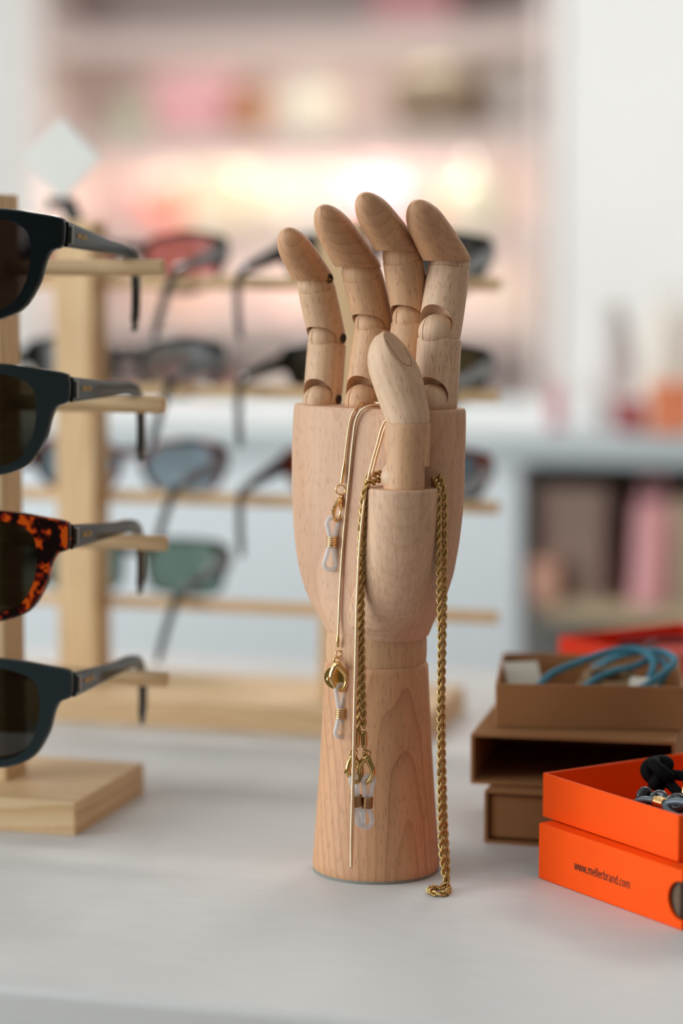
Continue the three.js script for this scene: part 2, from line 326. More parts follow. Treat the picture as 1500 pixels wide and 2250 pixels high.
  const phalanx = (R, len, du) => {
    const pr = []; for (let i = 0; i <= 10; i++) { const a = -Math.PI / 2 + i / 10 * Math.PI / 2; pr.push(new THREE.Vector2(Math.max(0, R * 0.98 * Math.cos(a)), R * Math.sin(a))); }
    const top = len - 0.30 * R;
    for (let i = 1; i <= 6; i++) pr.push(new THREE.Vector2(R * (0.985 + 0.015 * Math.sin(i / 6 * Math.PI)), i / 6 * (top - 0.0006)));
    pr.push(new THREE.Vector2(R * 0.975, top - 0.0002), new THREE.Vector2(R * 0.94, top), new THREE.Vector2(0, top));
    const g = cut(new THREE.LatheGeometry(pr, 48), new THREE.SphereGeometry(R * 0.90, 28, 20).translate(0, R * 0.24, R * 0.66), new THREE.BoxGeometry(R * 0.12, R * 1.3, R * 0.5).translate(-R * 0.30, 0, R * 0.2));
    return barkUV(g, R, du, du * 1.7);
  };
  const ballGeo = (R) => { // the tongue's rounded knuckle with a thin saw line beside it
    const g = cut(new THREE.SphereGeometry(R * 0.84, 32, 24), new THREE.BoxGeometry(R * 0.05, R * 2, R * 0.5).translate(-R * 0.28, 0, R * 0.72));
    return barkUV(g, R, 0.013, 0.02);
  };
  const tipGeo = (R, len, cutDir, du) => { // fingertip: full at the joint, slimmer to a round end; its underside is sawn flat
    const pr = [], nSeg = 30;
    for (let i = 0; i <= 10; i++) { const a = -Math.PI / 2 + i / 10 * Math.PI / 2; pr.push(new THREE.Vector2(Math.max(0, R * Math.cos(a)), R * Math.sin(a))); }
    for (let i = 1; i <= nSeg; i++) { const t = i / nSeg, y = t * len; const body = R * (1 - 0.06 * t - 0.22 * t * t), rr = Math.min(1, Math.sqrt(Math.max(0, 1 - Math.pow(Math.max(0, (t - 0.62) / 0.38), 2.3)))); pr.push(new THREE.Vector2(Math.max(0, body * rr), y)); }
    let g = new THREE.LatheGeometry(pr, 48);
    const q = new THREE.Quaternion().setFromUnitVectors(V3(0, -1, 0), cutDir), big = new THREE.BoxGeometry(0.2, 0.1, 0.2).translate(0, -0.05 + R * 0.12, 0).applyQuaternion(q);
    g = cut(g, big, new THREE.BoxGeometry(0.1, 0.1, 0.1).translate(0, 0, -0.05).rotateX(-0.13).translate(0, len * 0.55, -R * 0.86));
    return barkUV(g, R, du, du);
  };
  const fingerDefs = [ // name parts, base, knuckle, upper joint, tip (where the picture shows them), radius
    ['pinky', [708, 882], [719, 742], [692, 620], [624, 506], 0.0094, 0],
    ['ring', [803, 882], [823, 712], [792, 592], [703, 456], 0.0100, 1],
    ['middle', [884, 882], [906, 700], [882, 556], [793, 430], 0.0099, 1],
    ['index', [957, 884], [966, 730], [987, 578], [909, 446], 0.0105, 3]];
  const seg = { pinky: [0, 0, 2], ring: [1, 1, 2], middle: [1, 1, 2], index: [3, 3, 2] };
  const screwMat = std(0x5a4324, 0.45, { metalness: 0.8 });
  for (const [f, b0, k1, k2, tp, R] of fingerDefs) {
    const J0 = handPlane(b0[0], b0[1], V3(0, 0, 0), V3(0, 0, 1)), pl = V3(J0.x, 0, 0), nx = V3(1, 0, 0);
    const J1 = handPlane(k1[0], k1[1], pl, nx), J2 = handPlane(k2[0], k2[1], pl, nx), J3 = handPlane(tp[0], tp[1], pl, nx);
    const bones = [[J0, J1], [J1, J2]], ms = seg[f];
    bones.forEach(([a, b], i) => {
      const r = R * (i ? 0.97 : 1), m = part('phalanx', phalanx(r, a.distanceTo(b), rnd()), beechMats[ms[i]], hand); place(m, a, b);
      const k = part('knuckle', ballGeo(r), beechMats[ms[(i + 1) % 2]], hand); place(k, i ? bones[0][0].clone().lerp(J1, 1).addScaledVector(V3(0, 0, 1), r * 0.32) : a.clone().addScaledVector(V3(0, 0, 1), r * 0.32), b.clone().addScaledVector(V3(0, 0, 1), r * 0.32));
    });
    const mid = J2.clone().sub(J1).normalize(), tipDir = J3.clone().sub(J2).normalize(), yv = tipDir, zv = nx.clone().cross(yv).normalize();
    const cutDir = V3(0, -yv.y, -zv.y);                    // sawn level
    const t = part('fingertip', tipGeo(R * 0.97, J3.distanceTo(J2), cutDir.normalize(), rnd()), beechMats[ms[2]], hand); place(t, J2, J3);
    const kb = part('knuckle', barkUV(new THREE.SphereGeometry(R * 0.93, 32, 24), R, rnd(), 0.01), beechMats[ms[0]], hand); place(kb, J2.clone().addScaledVector(mid, -R * 0.12), J2.clone().add(mid));
    if (f === 'pinky') for (const [j, r] of [[J0.clone().add(V3(0, R * 0.15, 0)), R], [J1, R * 0.97], [J2.clone().addScaledVector(zv, -R * 0.1).addScaledVector(yv, R * 0.2), R * 0.95]]) {
      part('pin', new THREE.TorusGeometry(R * 0.2, R * 0.06, 8, 20).rotateY(Math.PI / 2).translate(j.x + r * 0.985, j.y, j.z), screwMat, hand, { label: 'small dark joint pin' });
      part('pin', new THREE.CylinderGeometry(R * 0.18, R * 0.18, 0.0004, 16).rotateZ(Math.PI / 2).translate(j.x + r * 0.99, j.y, j.z), std(0x1d140c, 0.7), hand);
    }
  }
  // thumb
  const TC = 0.0385, tR = 0.0107;
  const T0 = facePt(893, 1068, TC), T1 = facePt(896, 915, TC), T2 = facePt(842, 728, TC - 0.006);
  const thumbProx = (() => {
    const len = T1.distanceTo(T0) - 0.0028, pr = [new THREE.Vector2(0, -0.004), new THREE.Vector2(tR * 1.0, -0.004)];
    for (let i = 0; i <= 8; i++) pr.push(new THREE.Vector2(tR * (1.0 - 0.03 * Math.sin(i / 8 * Math.PI)), i / 8 * (len - 0.0006)));
    pr.push(new THREE.Vector2(tR * 0.97, len - 0.0001), new THREE.Vector2(tR * 0.93, len), new THREE.Vector2(0, len));
    return barkUV(cut(new THREE.LatheGeometry(pr, 48), new THREE.BoxGeometry(0.0024, 0.0105, 0.012).translate(tR * 0.86, 0.0045, tR * 0.1), new THREE.SphereGeometry(0.007, 20, 14).translate(-tR * 1.35, 0.012, 0)), tR, 0.021, 0.03);
  })();
  const tp = part('phalanx', thumbProx, beechMats[1], hand); place(tp, T0, T1, sideways);
  part('knuckle', barkUV(new THREE.SphereGeometry(0.0078, 24, 18), tR, 0, 0), beechMats[3], hand).position.copy(T0).addScaledVector(sideways, -0.0042).add(V3(0, 0.004, 0));
  const tl = T2.distanceTo(T1), pr = [];
  for (let i = 0; i <= 10; i++) { const a = -Math.PI / 2 + i / 10 * Math.PI / 2; pr.push(new THREE.Vector2(Math.max(0, tR * 0.97 * Math.cos(a)), tR * 0.97 * Math.sin(a))); }
  for (let i = 1; i <= 30; i++) { const t = i / 30, rr = Math.sqrt(Math.max(0, 1 - Math.pow(Math.max(0, (t - 0.55) / 0.45), 2.2))); pr.push(new THREE.Vector2(Math.max(0, tR * (0.97 + 0.12 * Math.sin(t * 2.6)) * rr), t * tl)); }
  const ny = rad(60);                       // the nail facet looks right of the lens
  const facet = new THREE.BoxGeometry(0.06, 0.08, 0.06).translate(0, 0, 0.03).rotateX(-0.33).translate(0, tl * 0.76, tR * 0.44).rotateY(ny);
  const thumbTip = barkUV(cut(new THREE.LatheGeometry(pr, 56), facet, new THREE.BoxGeometry(0.0036, 0.02, 0.02).translate(0, 0, 0.01 + tR * 0.55).rotateY(Math.PI * 0.47).translate(0, 0.002, 0)), tR, 0.04, 0.01);
  const tt = part('fingertip', thumbTip, beechMats[3], hand); place(tt, T1, T2, sideways);
  part('knuckle', barkUV(new THREE.SphereGeometry(tR * 0.86, 24, 18), tR, 0.02, 0), beechMats[0], hand).position.copy(T1);
  // the thumbnail: a U-shaped carved line on the facet
  const nail = []; for (let i = 0; i <= 24; i++) { const a = Math.PI * i / 24, x = -0.0062 * Math.cos(a), y = -0.0062 * Math.sin(a); nail.push(V3(x, y, 0)); }
  const U = [V3(-0.0058, 0.0085, 0), ...nail, V3(0.0064, 0.004, 0)];
  const ng = tube(U.map(p => p.add(V3(0, -0.0035, 0))), 0.00022, 6, 0.0008).rotateX(-0.33).translate(0, tl * 0.76, tR * 0.44).rotateY(ny);
  const nm = part('nail_groove', ng, std(0x9a6a44, 0.7), hand); place(nm, T1, T2, sideways);
  hand.updateMatrixWorld(true);
}

// ------------------------------------------------------------------ eyeglass chains on the hand
const gold = phys({ color: new THREE.Color(0.86, 0.56, 0.25), metalness: 1, roughness: 0.24 });
const paleGold = phys({ color: new THREE.Color(0.88, 0.64, 0.40), metalness: 1, roughness: 0.26 });
const brass = phys({ color: new THREE.Color(0.56, 0.37, 0.145), metalness: 1, roughness: 0.25 });
const bronze = phys({ color: new THREE.Color(0.42, 0.23, 0.11), metalness: 1, roughness: 0.32 });
const silicone = phys({ color: new THREE.Color(0.90, 0.90, 0.905), roughness: 0.45, transmission: 0.6, thickness: 0.0, ior: 1.4 });
const caster = new THREE.Raycaster();
const solids = hand.children.filter(c => ['palm', 'thumb_mount', 'forearm', 'wrist'].includes(c.name));
const onHand = (px, py, off) => { // a point just off the wood, in the hand's frame
  const d = ray(px, py).normalize(); caster.set(eye, d); const h = caster.intersectObjects(solids, false);
  const p = h.length ? h[0].point : null; if (!p) return facePt(px, py, 0.03);
  return toHand(p.addScaledVector(d, -off).sub(V3(0, TABLE_Y, 0)));
};
const lensDepth = p => p.dot(toLens);
// fittings hang in planes that face the lens: x right, y up, in metres, from a picture point
function fitting(parent, px, py, tc, tilt = 0, yaw = 0) { const g = new THREE.Group(); g.position.copy(facePt(px, py, tc)); g.quaternion.setFromRotationMatrix(new THREE.Matrix4().makeBasis(sideways, V3(0, 1, 0), toLens)).multiply(new THREE.Quaternion().setFromEuler(new THREE.Euler(0, yaw, tilt, 'ZYX'))); g.updateMatrix(); return g; }
const placed = (geo, f) => { f.updateMatrix(); return geo.applyMatrix4(f.matrix); };
function siliconeLoop(parent, px, py, tc, tilt, yaw, topW, topH, botW, botH, coilMat, coilTurns) {
  // upper loop above the coil, lower loop below it; the coil is the centre
  const f = fitting(parent, px, py, tc, tilt, yaw), r = 0.00115;
  const ring = (w, h, s) => { const q = [V3(-0.0009, 0, 0)]; for (let i = 0; i <= 10; i++) { const a = Math.PI * (1.18 - 1.36 * i / 10); q.push(V3(Math.cos(a) * w, s * (h - w + Math.sin(a) * w), 0)); } q.push(V3(0.0009, 0, 0)); return tube(q, r, 10, 0.0004); };
  part('silicone_loop', placed(ring(topW, topH, 1).translate(0, 0.0015, 0), f), silicone, parent, { label: 'frosted clear silicone loop' });
  part('silicone_loop', placed(ring(botW, botH, -1).translate(0, -0.0015, 0), f), silicone, parent, { label: 'frosted clear silicone loop' });
  const hel = [], n = coilTurns * 20; for (let i = 0; i <= n; i++) { const a = i / 20 * 2 * Math.PI; hel.push(V3(Math.cos(a) * 0.0022, 0.0026 - 0.0052 * i / n, Math.sin(a) * 0.0022)); }
  part('coil', placed(sweep(hel, () => 0.00042, 6), f), coilMat, parent);
}
function lobster(parent, px, py, tc, tilt, yaw, mat, k = 1) { // swivel eye, hook body with a gap, lever
  const f = fitting(parent, px, py, tc, tilt, yaw);
  const hook = smooth([V3(0, 0.0052, 0), V3(0.0012, 0.0030, 0), V3(0.0028, 0.0002, 0), V3(0.0026, -0.0030, 0), V3(0.0008, -0.0052, 0), V3(-0.0014, -0.0044, 0), V3(-0.0024, -0.0022, 0)].map(p => p.multiplyScalar(k)), 0.0002);
  const gate = smooth([V3(0, 0.0050, 0), V3(-0.0016, 0.0030, 0), V3(-0.0028, 0.0004, 0), V3(-0.0025, -0.0024, 0)].map(p => p.multiplyScalar(k)), 0.0002);
  part('clasp', placed(mergeGeometries([sweep(hook, (s, a, t) => k * (0.00135 - 0.0007 * t), 10), sweep(gate, (s, a, t) => k * (0.0013 - 0.0004 * t), 10), new THREE.TorusGeometry(0.0011 * k, 0.0004 * k, 8, 18).translate(0, 0.0064 * k, 0), new THREE.SphereGeometry(0.00155 * k, 14, 10).translate(0, 0.0044 * k, 0), tube([V3(-0.0026, 0.0006, 0), V3(-0.0040, 0.0003, 0.0003), V3(-0.0046, -0.0007, 0.0003)].map(p => p.multiplyScalar(k)), 0.0005 * k, 8, 0.0003)].map(norm)), f), mat, parent, { label: 'polished lobster clasp' });
}
const jumpRing = (parent, px, py, tc, r, mat, yaw = 0) => part('jump_ring', placed(new THREE.TorusGeometry(r, 0.00036, 8, 24), fitting(parent, px, py, tc, 0, yaw)), mat, parent);

{ // fine snake chain: from the upper clasp over the palm's top edge, behind the thumb, down as a long loop, and back
  const g = thing('eyeglass_chain', 'thin rose gold snake chain draped over the palm with clear silicone loops', 'eyewear chain', V3(0, TABLE_Y, 0), HAND_TURN);
  const yTop = onHand(800, 910, 0).y;
  const topPt = (px, py, lift) => { const p = handPlane(px, py, V3(0, handY(892) + 0.0011 + lift, 0), V3(0, 1, 0)); return p; };
  const path = [onHand(753, 1042, 0.0016), onHand(757, 1010, 0.0013), onHand(763, 960, 0.0012), onHand(770, 920, 0.0012), onHand(777, 903, 0.0014), topPt(790, 890, 0.0003), topPt(812, 886, 0), facePt(833, 886, 0.0185), facePt(852, 892, 0.018), onHand(866, 912, 0.0015),
    facePt(846, 925, 0.0275), facePt(826, 985, 0.031), facePt(810, 1045, 0.0365), facePt(800, 1100, 0.0395), facePt(790, 1200, 0.0405), facePt(784, 1320, 0.0405), facePt(780, 1480, 0.0425), facePt(775, 1700, 0.0435), facePt(771, 1860, 0.0425), facePt(771.5, 1906, 0.042),
    facePt(774, 1860, 0.0415), facePt(777.5, 1700, 0.0418), facePt(783, 1480, 0.0405), facePt(788, 1320, 0.038), facePt(795, 1200, 0.038), facePt(804, 1100, 0.037), facePt(816, 1045, 0.034), facePt(832, 985, 0.029), facePt(852, 925, 0.0255), onHand(870, 908, 0.0028),
    facePt(856, 893, 0.0185), facePt(836, 889, 0.0195), facePt(814, 891, 0.0205), onHand(795, 900, 0.0022), onHand(783, 920, 0.0016), onHand(775, 970, 0.0012), onHand(767, 1050, 0.0012), onHand(758, 1140, 0.0012), onHand(752, 1210, 0.0012), onHand(747, 1290, 0.0014), facePt(744, 1360, lensDepth(onHand(747, 1290, 0.0018))), facePt(742, 1408, lensDepth(onHand(747, 1290, 0.0018)))];
  const pts = smooth(path, 0.00014);
  part('chain', sweep(pts, (s) => 0.00062 * (1 + 0.11 * Math.sin(s / 0.00056 * 2 * Math.PI)), 8), paleGold, g, { kind: 'stuff' });
  // upper end
  const t1 = lensDepth(onHand(748, 1075, 0.002));
  const cap = (px0, py0, px1, py1, tc) => part('crimp_end', sweep(smooth([facePt(px0, py0, tc), facePt(px1, py1, tc)], 0.0003), (s, a, t) => 0.0009 - 0.0003 * Math.abs(t - 0.45), 10), gold, g);
  cap(756, 1020, 750, 1062, t1 + 0.0004);
  jumpRing(g, 748, 1076, t1 + 0.001, 0.0022, gold);
  const t2 = lensDepth(onHand(740, 1115, 0.0028));
  lobster(g, 742, 1120, t2, -0.2, 0.9, gold, 1.0);
  const t3 = lensDepth(onHand(728, 1190, 0.003));
  siliconeLoop(g, 729, 1191, t3, -0.06, 0.25, 0.0028, 0.0102, 0.0031, 0.0118, gold, 5);
  // lower end, hanging in front of the wrist
  const t4 = lensDepth(onHand(747, 1290, 0.0018));
  cap(742, 1398, 742, 1422, t4 + 0.0002);
  jumpRing(g, 743, 1437, t4, 0.0016, gold, 0.7); jumpRing(g, 740, 1449, t4, 0.0014, gold, 0.3);
  const t5 = Math.max(t4, lensDepth(onHand(738, 1490, 0.003)));
  const d = fitting(g, 736, 1489, t5, 0, -0.25);
  part('disc_tag', placed(new THREE.CylinderGeometry(0.0053, 0.0053, 0.0007, 40).rotateX(Math.PI / 2), d), phys({ color: new THREE.Color(0.72, 0.48, 0.13), metalness: 1, roughness: 0.3 }), g, { label: 'round flat gold tag' });
  lobster(g, 744, 1487, t5 + 0.0024, 0.12, 0.25, gold, 1.25);
  siliconeLoop(g, 748, 1568, t5 + 0.0015, -0.02, 0.6, 0.0028, 0.0125, 0.0027, 0.0098, gold, 5);
}
function rope(path, R, pitch, step) { // two ribbed strands laid round each other
  const c = smooth(path, step), n = c.length, out = [];
  const fr = []; let u = V3(1, 0, 0.3);
  for (let i = 0; i < n; i++) { const t = c[Math.min(n - 1, i + 1)].clone().sub(c[Math.max(0, i - 1)]).normalize(); u.sub(t.clone().multiplyScalar(u.dot(t))).normalize(); fr.push([u.clone(), t.clone().cross(u)]); }
  for (const ph of [0, Math.PI]) {
    const pts = c.map((p, i) => { const a = ph + i * step / pitch * 2 * Math.PI; return p.clone().addScaledVector(fr[i][0], Math.cos(a) * R * 0.56).addScaledVector(fr[i][1], Math.sin(a) * R * 0.56); });
    out.push(sweep(pts, (s, a) => R * 0.50 * (1 + 0.24 * Math.sin(s / 0.00072 * 2 * Math.PI + a)), 9));
  }
  return mergeGeometries(out.map(norm));
}
{ // thicker rope chain hung round the base of the thumb
  const g = thing('eyeglass_chain', 'antique gold twisted rope chain looped round the thumb, trailing onto the table', 'eyewear chain', V3(0, TABLE_Y, 0), HAND_TURN);
  const tc = 0.0385, yM = handPlane(878, 1068, toLens.clone().multiplyScalar(0.0355), toLens).y + 0.0018;
  const onTop = (px, tcc, lift = 0) => { const p = facePt(px, 1068, tcc); p.y = yM + lift; return p; };
  const end = (px, py) => { const p = toHand(ground(px, py, 0.0016).sub(V3(0, TABLE_Y, 0))); return p; };
  const path = [facePt(786, 1610, tc), facePt(787, 1560, tc), facePt(787, 1450, tc), facePt(789, 1350, tc), facePt(790, 1250, tc), facePt(793, 1160, tc), facePt(797, 1100, tc), onTop(806, 0.0385, -0.0006), onTop(822, 0.034), onTop(840, 0.0285, 0.001), onTop(868, 0.0225, 0.001), onTop(905, 0.0205, 0.001), onTop(938, 0.0255, 0.001), onTop(954, 0.0325, 0.0005),
    facePt(963, 1074, 0.0405), facePt(964, 1100, 0.0415), facePt(964, 1200, 0.0415), facePt(965, 1300, 0.0412), facePt(967, 1400, 0.041), facePt(966, 1520, 0.0408), facePt(966, 1650, 0.0408), facePt(967, 1780, 0.0408), facePt(970, 1870, 0.0408), facePt(977, 1925, 0.041), end(985, 1950), end(976, 1963), end(955, 1963), end(943, 1957), end(950, 1950), end(968, 1951), facePt(980, 1938, 0.0400),
    facePt(982, 1900, 0.0392), facePt(977, 1800, 0.039), facePt(973, 1660, 0.039), facePt(972, 1520, 0.039), facePt(974, 1400, 0.0385), facePt(976, 1300, 0.0385), facePt(977, 1200, 0.0385), facePt(977, 1110, 0.0385), facePt(975, 1078, 0.0375), onTop(966, 0.0315, 0.002), onTop(950, 0.0255, 0.003), onTop(932, 0.0205, 0.003), onTop(905, 0.0175, 0.002), onTop(868, 0.0190, 0.003), onTop(838, 0.0255, 0.0035), onTop(820, 0.031, 0.003),
    onTop(808, 0.0350, 0.0025), facePt(803, 1095, 0.0372), facePt(799, 1160, 0.0375), facePt(796, 1250, 0.0375), facePt(795, 1350, 0.0375), facePt(796, 1450, 0.0375), facePt(798, 1540, 0.038), facePt(799, 1600, 0.038)];
  part('chain', rope(path, 0.0014, 0.0086, 0.00014), brass, g, { kind: 'stuff' });
  const tc2 = tc + 0.0005;
  for (const [x0, x1, xl, tiltL, yawL, lx, ly, lt, lyaw] of [[785, 782, 778, 0.1, 0.5, 785, 1760, 0.16, 1.05], [799, 800, 803, -0.12, -0.3, 807, 1764, -0.05, 0.35]]) {
    part('end_tube', sweep(smooth([facePt(x0, 1606, tc2), facePt(x1, 1642, tc2)], 0.0004), (s, a, t) => 0.00155 - (t < 0.08 || t > 0.92 ? 0.0003 : 0), 14), brass, g);
    jumpRing(g, (x1 + xl) / 2, 1654, tc2, 0.0017, brass, 1.0);
    lobster(g, xl, 1690, tc2 + 0.0006, tiltL, yawL, brass, 1.2);
    siliconeLoop(g, lx, ly, tc2 + 0.0008, lt, lyaw, 0.0027, 0.0112, 0.0028, 0.0102, bronze, 8);
  }
}

// ------------------------------------------------------------------ glasses stands
const rodZFront = ground(55, 1712, 0.0175).z - 0.006, STAND = { half: 0.155, post: 0.088, rod: 0.187, base: 0.0175, depth: 0.1, hPost: 0.31, rods: [0.0745, 0.1465, 0.2185, 0.2895] };
function stand(label, pos, hPost, rods) {
  const g = thing('glasses_stand', label, 'display stand', pos);
  part('base', blockUV(new RoundedBoxGeometry(STAND.half * 2, STAND.base, STAND.depth, 3, 0.0008).translate(0, STAND.base / 2, 0), 0, 0.1, 0.2), pineMats[0], g);
  for (const s of [-1, 1]) part('post', blockUV(new RoundedBoxGeometry(0.026, hPost, 0.027, 3, 0.0008).translate(s * STAND.post, STAND.base + hPost / 2, 0), 1, s * 0.03), pineMats[1], g);
  for (const h of rods) part('rod', barkUV(new THREE.CylinderGeometry(0.0042, 0.0042, STAND.rod * 2, 24), 0.0042, h).rotateZ(Math.PI / 2).translate(0, h, 0), pineMats[1], g);
  return g;
}
const frontPostX = atZ(30, 1500, rodZFront).x - 0.003;
const standFront = { x: frontPostX - STAND.post - 0.009, z: rodZFront };
stand('pine glasses stand nearest the left edge, its base corner on the table', V3(standFront.x, TABLE_Y, standFront.z), STAND.hPost, STAND.rods);
const BACK_RODS = [0.071, 0.1397, 0.2083, 0.277], BACK_POST = 0.2985;
const backZ = ground(690, 1618).z - 0.05, backPost = atZ(178, 1100, backZ + 0.0135).x;
const standBack = { x: backPost + STAND.post - 0.004, z: backZ };
stand('blurred pine glasses stand behind the wooden hand', V3(standBack.x, TABLE_Y, standBack.z), BACK_POST, BACK_RODS);
{ // square card stuck on the far stand's post
  const p = V3(standBack.x - STAND.post, TABLE_Y + STAND.base + BACK_POST, standBack.z);
  const g = thing('price_card', 'white square card standing on its corner on the far stand post', 'card', p);
  const dark = std(0x14201f, 0.5);
  part('clip', [box(0.018, 0.0065, 0.006, -0.0125, 0.0115, 0, 0.001), box(0.009, 0.014, 0.006).rotateZ(0.42).translate(-0.0055, 0.0055, 0)], dark, g);
  part('card', new RoundedBoxGeometry(0.038, 0.038, 0.0012, 2, 0.0005).rotateZ(Math.PI / 4).translate(-0.0115, 0.0395, 0), std(0xe8e8e2, 0.7), g);
}

// ------------------------------------------------------------------ sunglasses
const shapeFrom = pts => { const s = new THREE.Shape(), c = new THREE.CatmullRomCurve3(pts.map(p => V3(p[0], p[1], 0)), true, 'catmullrom', 0.5).getPoints(96); c.forEach((p, i) => i ? s.lineTo(p.x, p.y) : s.moveTo(p.x, p.y)); return s; };
const LENS = { // half lens outlines about the lens centre, outer side is +x
  round: [[-0.0235, 0.009], [-0.018, 0.0185], [-0.004, 0.021], [0.012, 0.0195], [0.0235, 0.0145], [0.0262, 0.004], [0.024, -0.0085], [0.0165, -0.0185], [0.002, -0.0225], [-0.013, -0.0205], [-0.0215, -0.010]],
  cat: [[-0.024, 0.004], [-0.016, 0.0135], [0.002, 0.017], [0.019, 0.0165], [0.0285, 0.0135], [0.028, 0.004], [0.0215, -0.009], [0.008, -0.0165], [-0.008, -0.0165], [-0.019, -0.0095]],
  square: [[-0.0245, 0.010], [-0.020, 0.0155], [0, 0.0165], [0.021, 0.0165], [0.0275, 0.012], [0.0265, 0], [0.0235, -0.0125], [0.017, -0.0165], [0, -0.0175], [-0.017, -0.0165], [-0.023, -0.010]] };
for (const k of ['cat', 'square']) LENS[k] = LENS[k].map(([x, y]) => [x * 1.1, y * 1.06]);
const ROUND_OUTER = LENS.round.map(([x, y]) => [x, y * 1.03]);
LENS.round = LENS.round.map(([x, y]) => [x, y * 1.125]);
const grow = (pts, k, extra = 0) => pts.map(([x, y]) => { const l = Math.hypot(x, y); return [x + x / l * k + 0, y + y / l * k]; });
function sunglasses(label, kind, frameMat, lensMat, hingeWorld, pitch, turn, rim, withName, templeMat = frameMat) {
  // origin at the hinge on the +x side of the pair; the front lies in the plane z = 0
  const wide = kind === 'round', hx = wide ? 0.0745 : 0.0715, hy = wide ? 0.0145 : 0.0075, g = thing('sunglasses', label, 'sunglasses', hingeWorld, turn);
  const P = new THREE.Group(); P.rotation.x = -pitch; P.updateMatrix();
  const fix = geo => geo.applyMatrix4(P.matrix);
  const shift = turn ? V3(hx, -hy, 0) : V3(-hx, -hy, 0), cxL = wide ? 0.0335 : 0.0365;
  const bend = geo => { const p = geo.attributes.position; for (let i = 0; i < p.count; i++) p.setZ(i, p.getZ(i) - 0.9 * p.getX(i) ** 2 + 0.9 * hx * hx); const n = geo.attributes.normal; for (let i = 0; i < p.count; i++) { const q = V3(n.getX(i) + 1.8 * p.getX(i) * n.getZ(i), n.getY(i), n.getZ(i)).normalize(); n.setXYZ(i, q.x, q.y, q.z); } return geo; };
  const fr = [], out = [];
  for (const s of [-1, 1]) {
    const grown = grow(wide ? ROUND_OUTER : LENS[kind], rim), outer = shapeFrom((wide ? [...grown.slice(0, 3), [0.014, 0.0262], [0.028, 0.0243], [0.0385, 0.0225], [0.0410, 0.0200], [0.0413, 0.0140], [0.0408, 0.0092], [0.0385, 0.0076], [0.0350, 0.0060], [0.0323, 0.0010], ...grown.slice(6)] : grown).map(([x, y]) => [s * x + s * cxL, y]));
    outer.holes.push(shapeFrom(grow(LENS[kind], -0.0003).map(([x, y]) => [s * x + s * cxL, y])));
    fr.push(new THREE.ExtrudeGeometry(outer, { depth: 0.0026, bevelEnabled: true, bevelThickness: 0.0009, bevelSize: 0.0009, bevelOffset: -0.0009, bevelSegments: 3 }).translate(0, 0, -0.0035));
    // end piece that carries the hinge
    const ey = hy, x0 = wide ? 0.0560 : 0.0600, X = hx + 0.0003, e = new THREE.Shape(); e.moveTo(s * x0, ey + 0.0100); e.quadraticCurveTo(s * (x0 + 0.008), ey + 0.0088, s * X, ey + 0.0072); e.quadraticCurveTo(s * (X + 0.0012), ey, s * X, ey - 0.0066); e.quadraticCurveTo(s * (x0 + 0.0085), ey - 0.0062, s * (x0 + 0.0068), ey - 0.0135); e.lineTo(s * (x0 + 0.002), ey - 0.0100); e.quadraticCurveTo(s * (x0 + 0.0015), ey, s * x0, ey + 0.0100);
    if (!wide) fr.push(new THREE.ExtrudeGeometry(e, { depth: 0.0036, bevelEnabled: true, bevelThickness: 0.0009, bevelSize: 0.0008, bevelOffset: -0.0008, bevelSegments: 3, curveSegments: 10 }).translate(0, 0, -0.0048));
    const edge = new THREE.CatmullRomCurve3(LENS[kind].map(([x, y]) => V3(x, y, 0)), true, 'catmullrom', 0.5).getPoints(72); edge.pop();
    const dome = (r2, back) => -0.0022 - r2 / 0.26 + 0.0022 - (back ? 0.0016 : 0);
    const sheet = back => { const f = (u, v) => { const q = edge[Math.round(u * 72) % 72], k = 1 - v; const x = q.x * k, y = q.y * k; return V3(s * (x + cxL), y, dome(x * x + y * y, back) - 0.9 * cxL * cxL - 1.8 * cxL * x + 0.9 * hx * hx - 0.0006); }; return loft(f, 72, 14, false, false); };
    const rimBand = loft((u, v) => { const q = edge[Math.round(u * 72) % 72], r2 = q.x * q.x + q.y * q.y; return V3(s * (q.x + cxL), q.y, dome(r2, v > 0.5) - 0.9 * cxL * cxL - 1.8 * cxL * q.x + 0.9 * hx * hx - 0.0006); }, 72, 1, false, false);
    part('lens', fix(mergeGeometries([sheet(false), sheet(true), rimBand].map(norm)).translate(shift.x, shift.y, 0)), lensMat, g);
  }
  const br = new THREE.Shape(); br.moveTo(-0.013, 0.012); br.quadraticCurveTo(0, 0.015, 0.013, 0.012); br.lineTo(0.0125, 0.003); br.quadraticCurveTo(0, 0.0115, -0.0125, 0.003); br.closePath();
  fr.push(new THREE.ExtrudeGeometry(br, { depth: 0.0026, bevelEnabled: true, bevelThickness: 0.0009, bevelSize: 0.0008, bevelOffset: -0.0008, bevelSegments: 2 }).translate(0, 0, -0.0035));
  part('frame', fix(mergeGeometries(fr.map(norm).map(q => bend(q))).translate(shift.x, shift.y, 0)), frameMat, g);
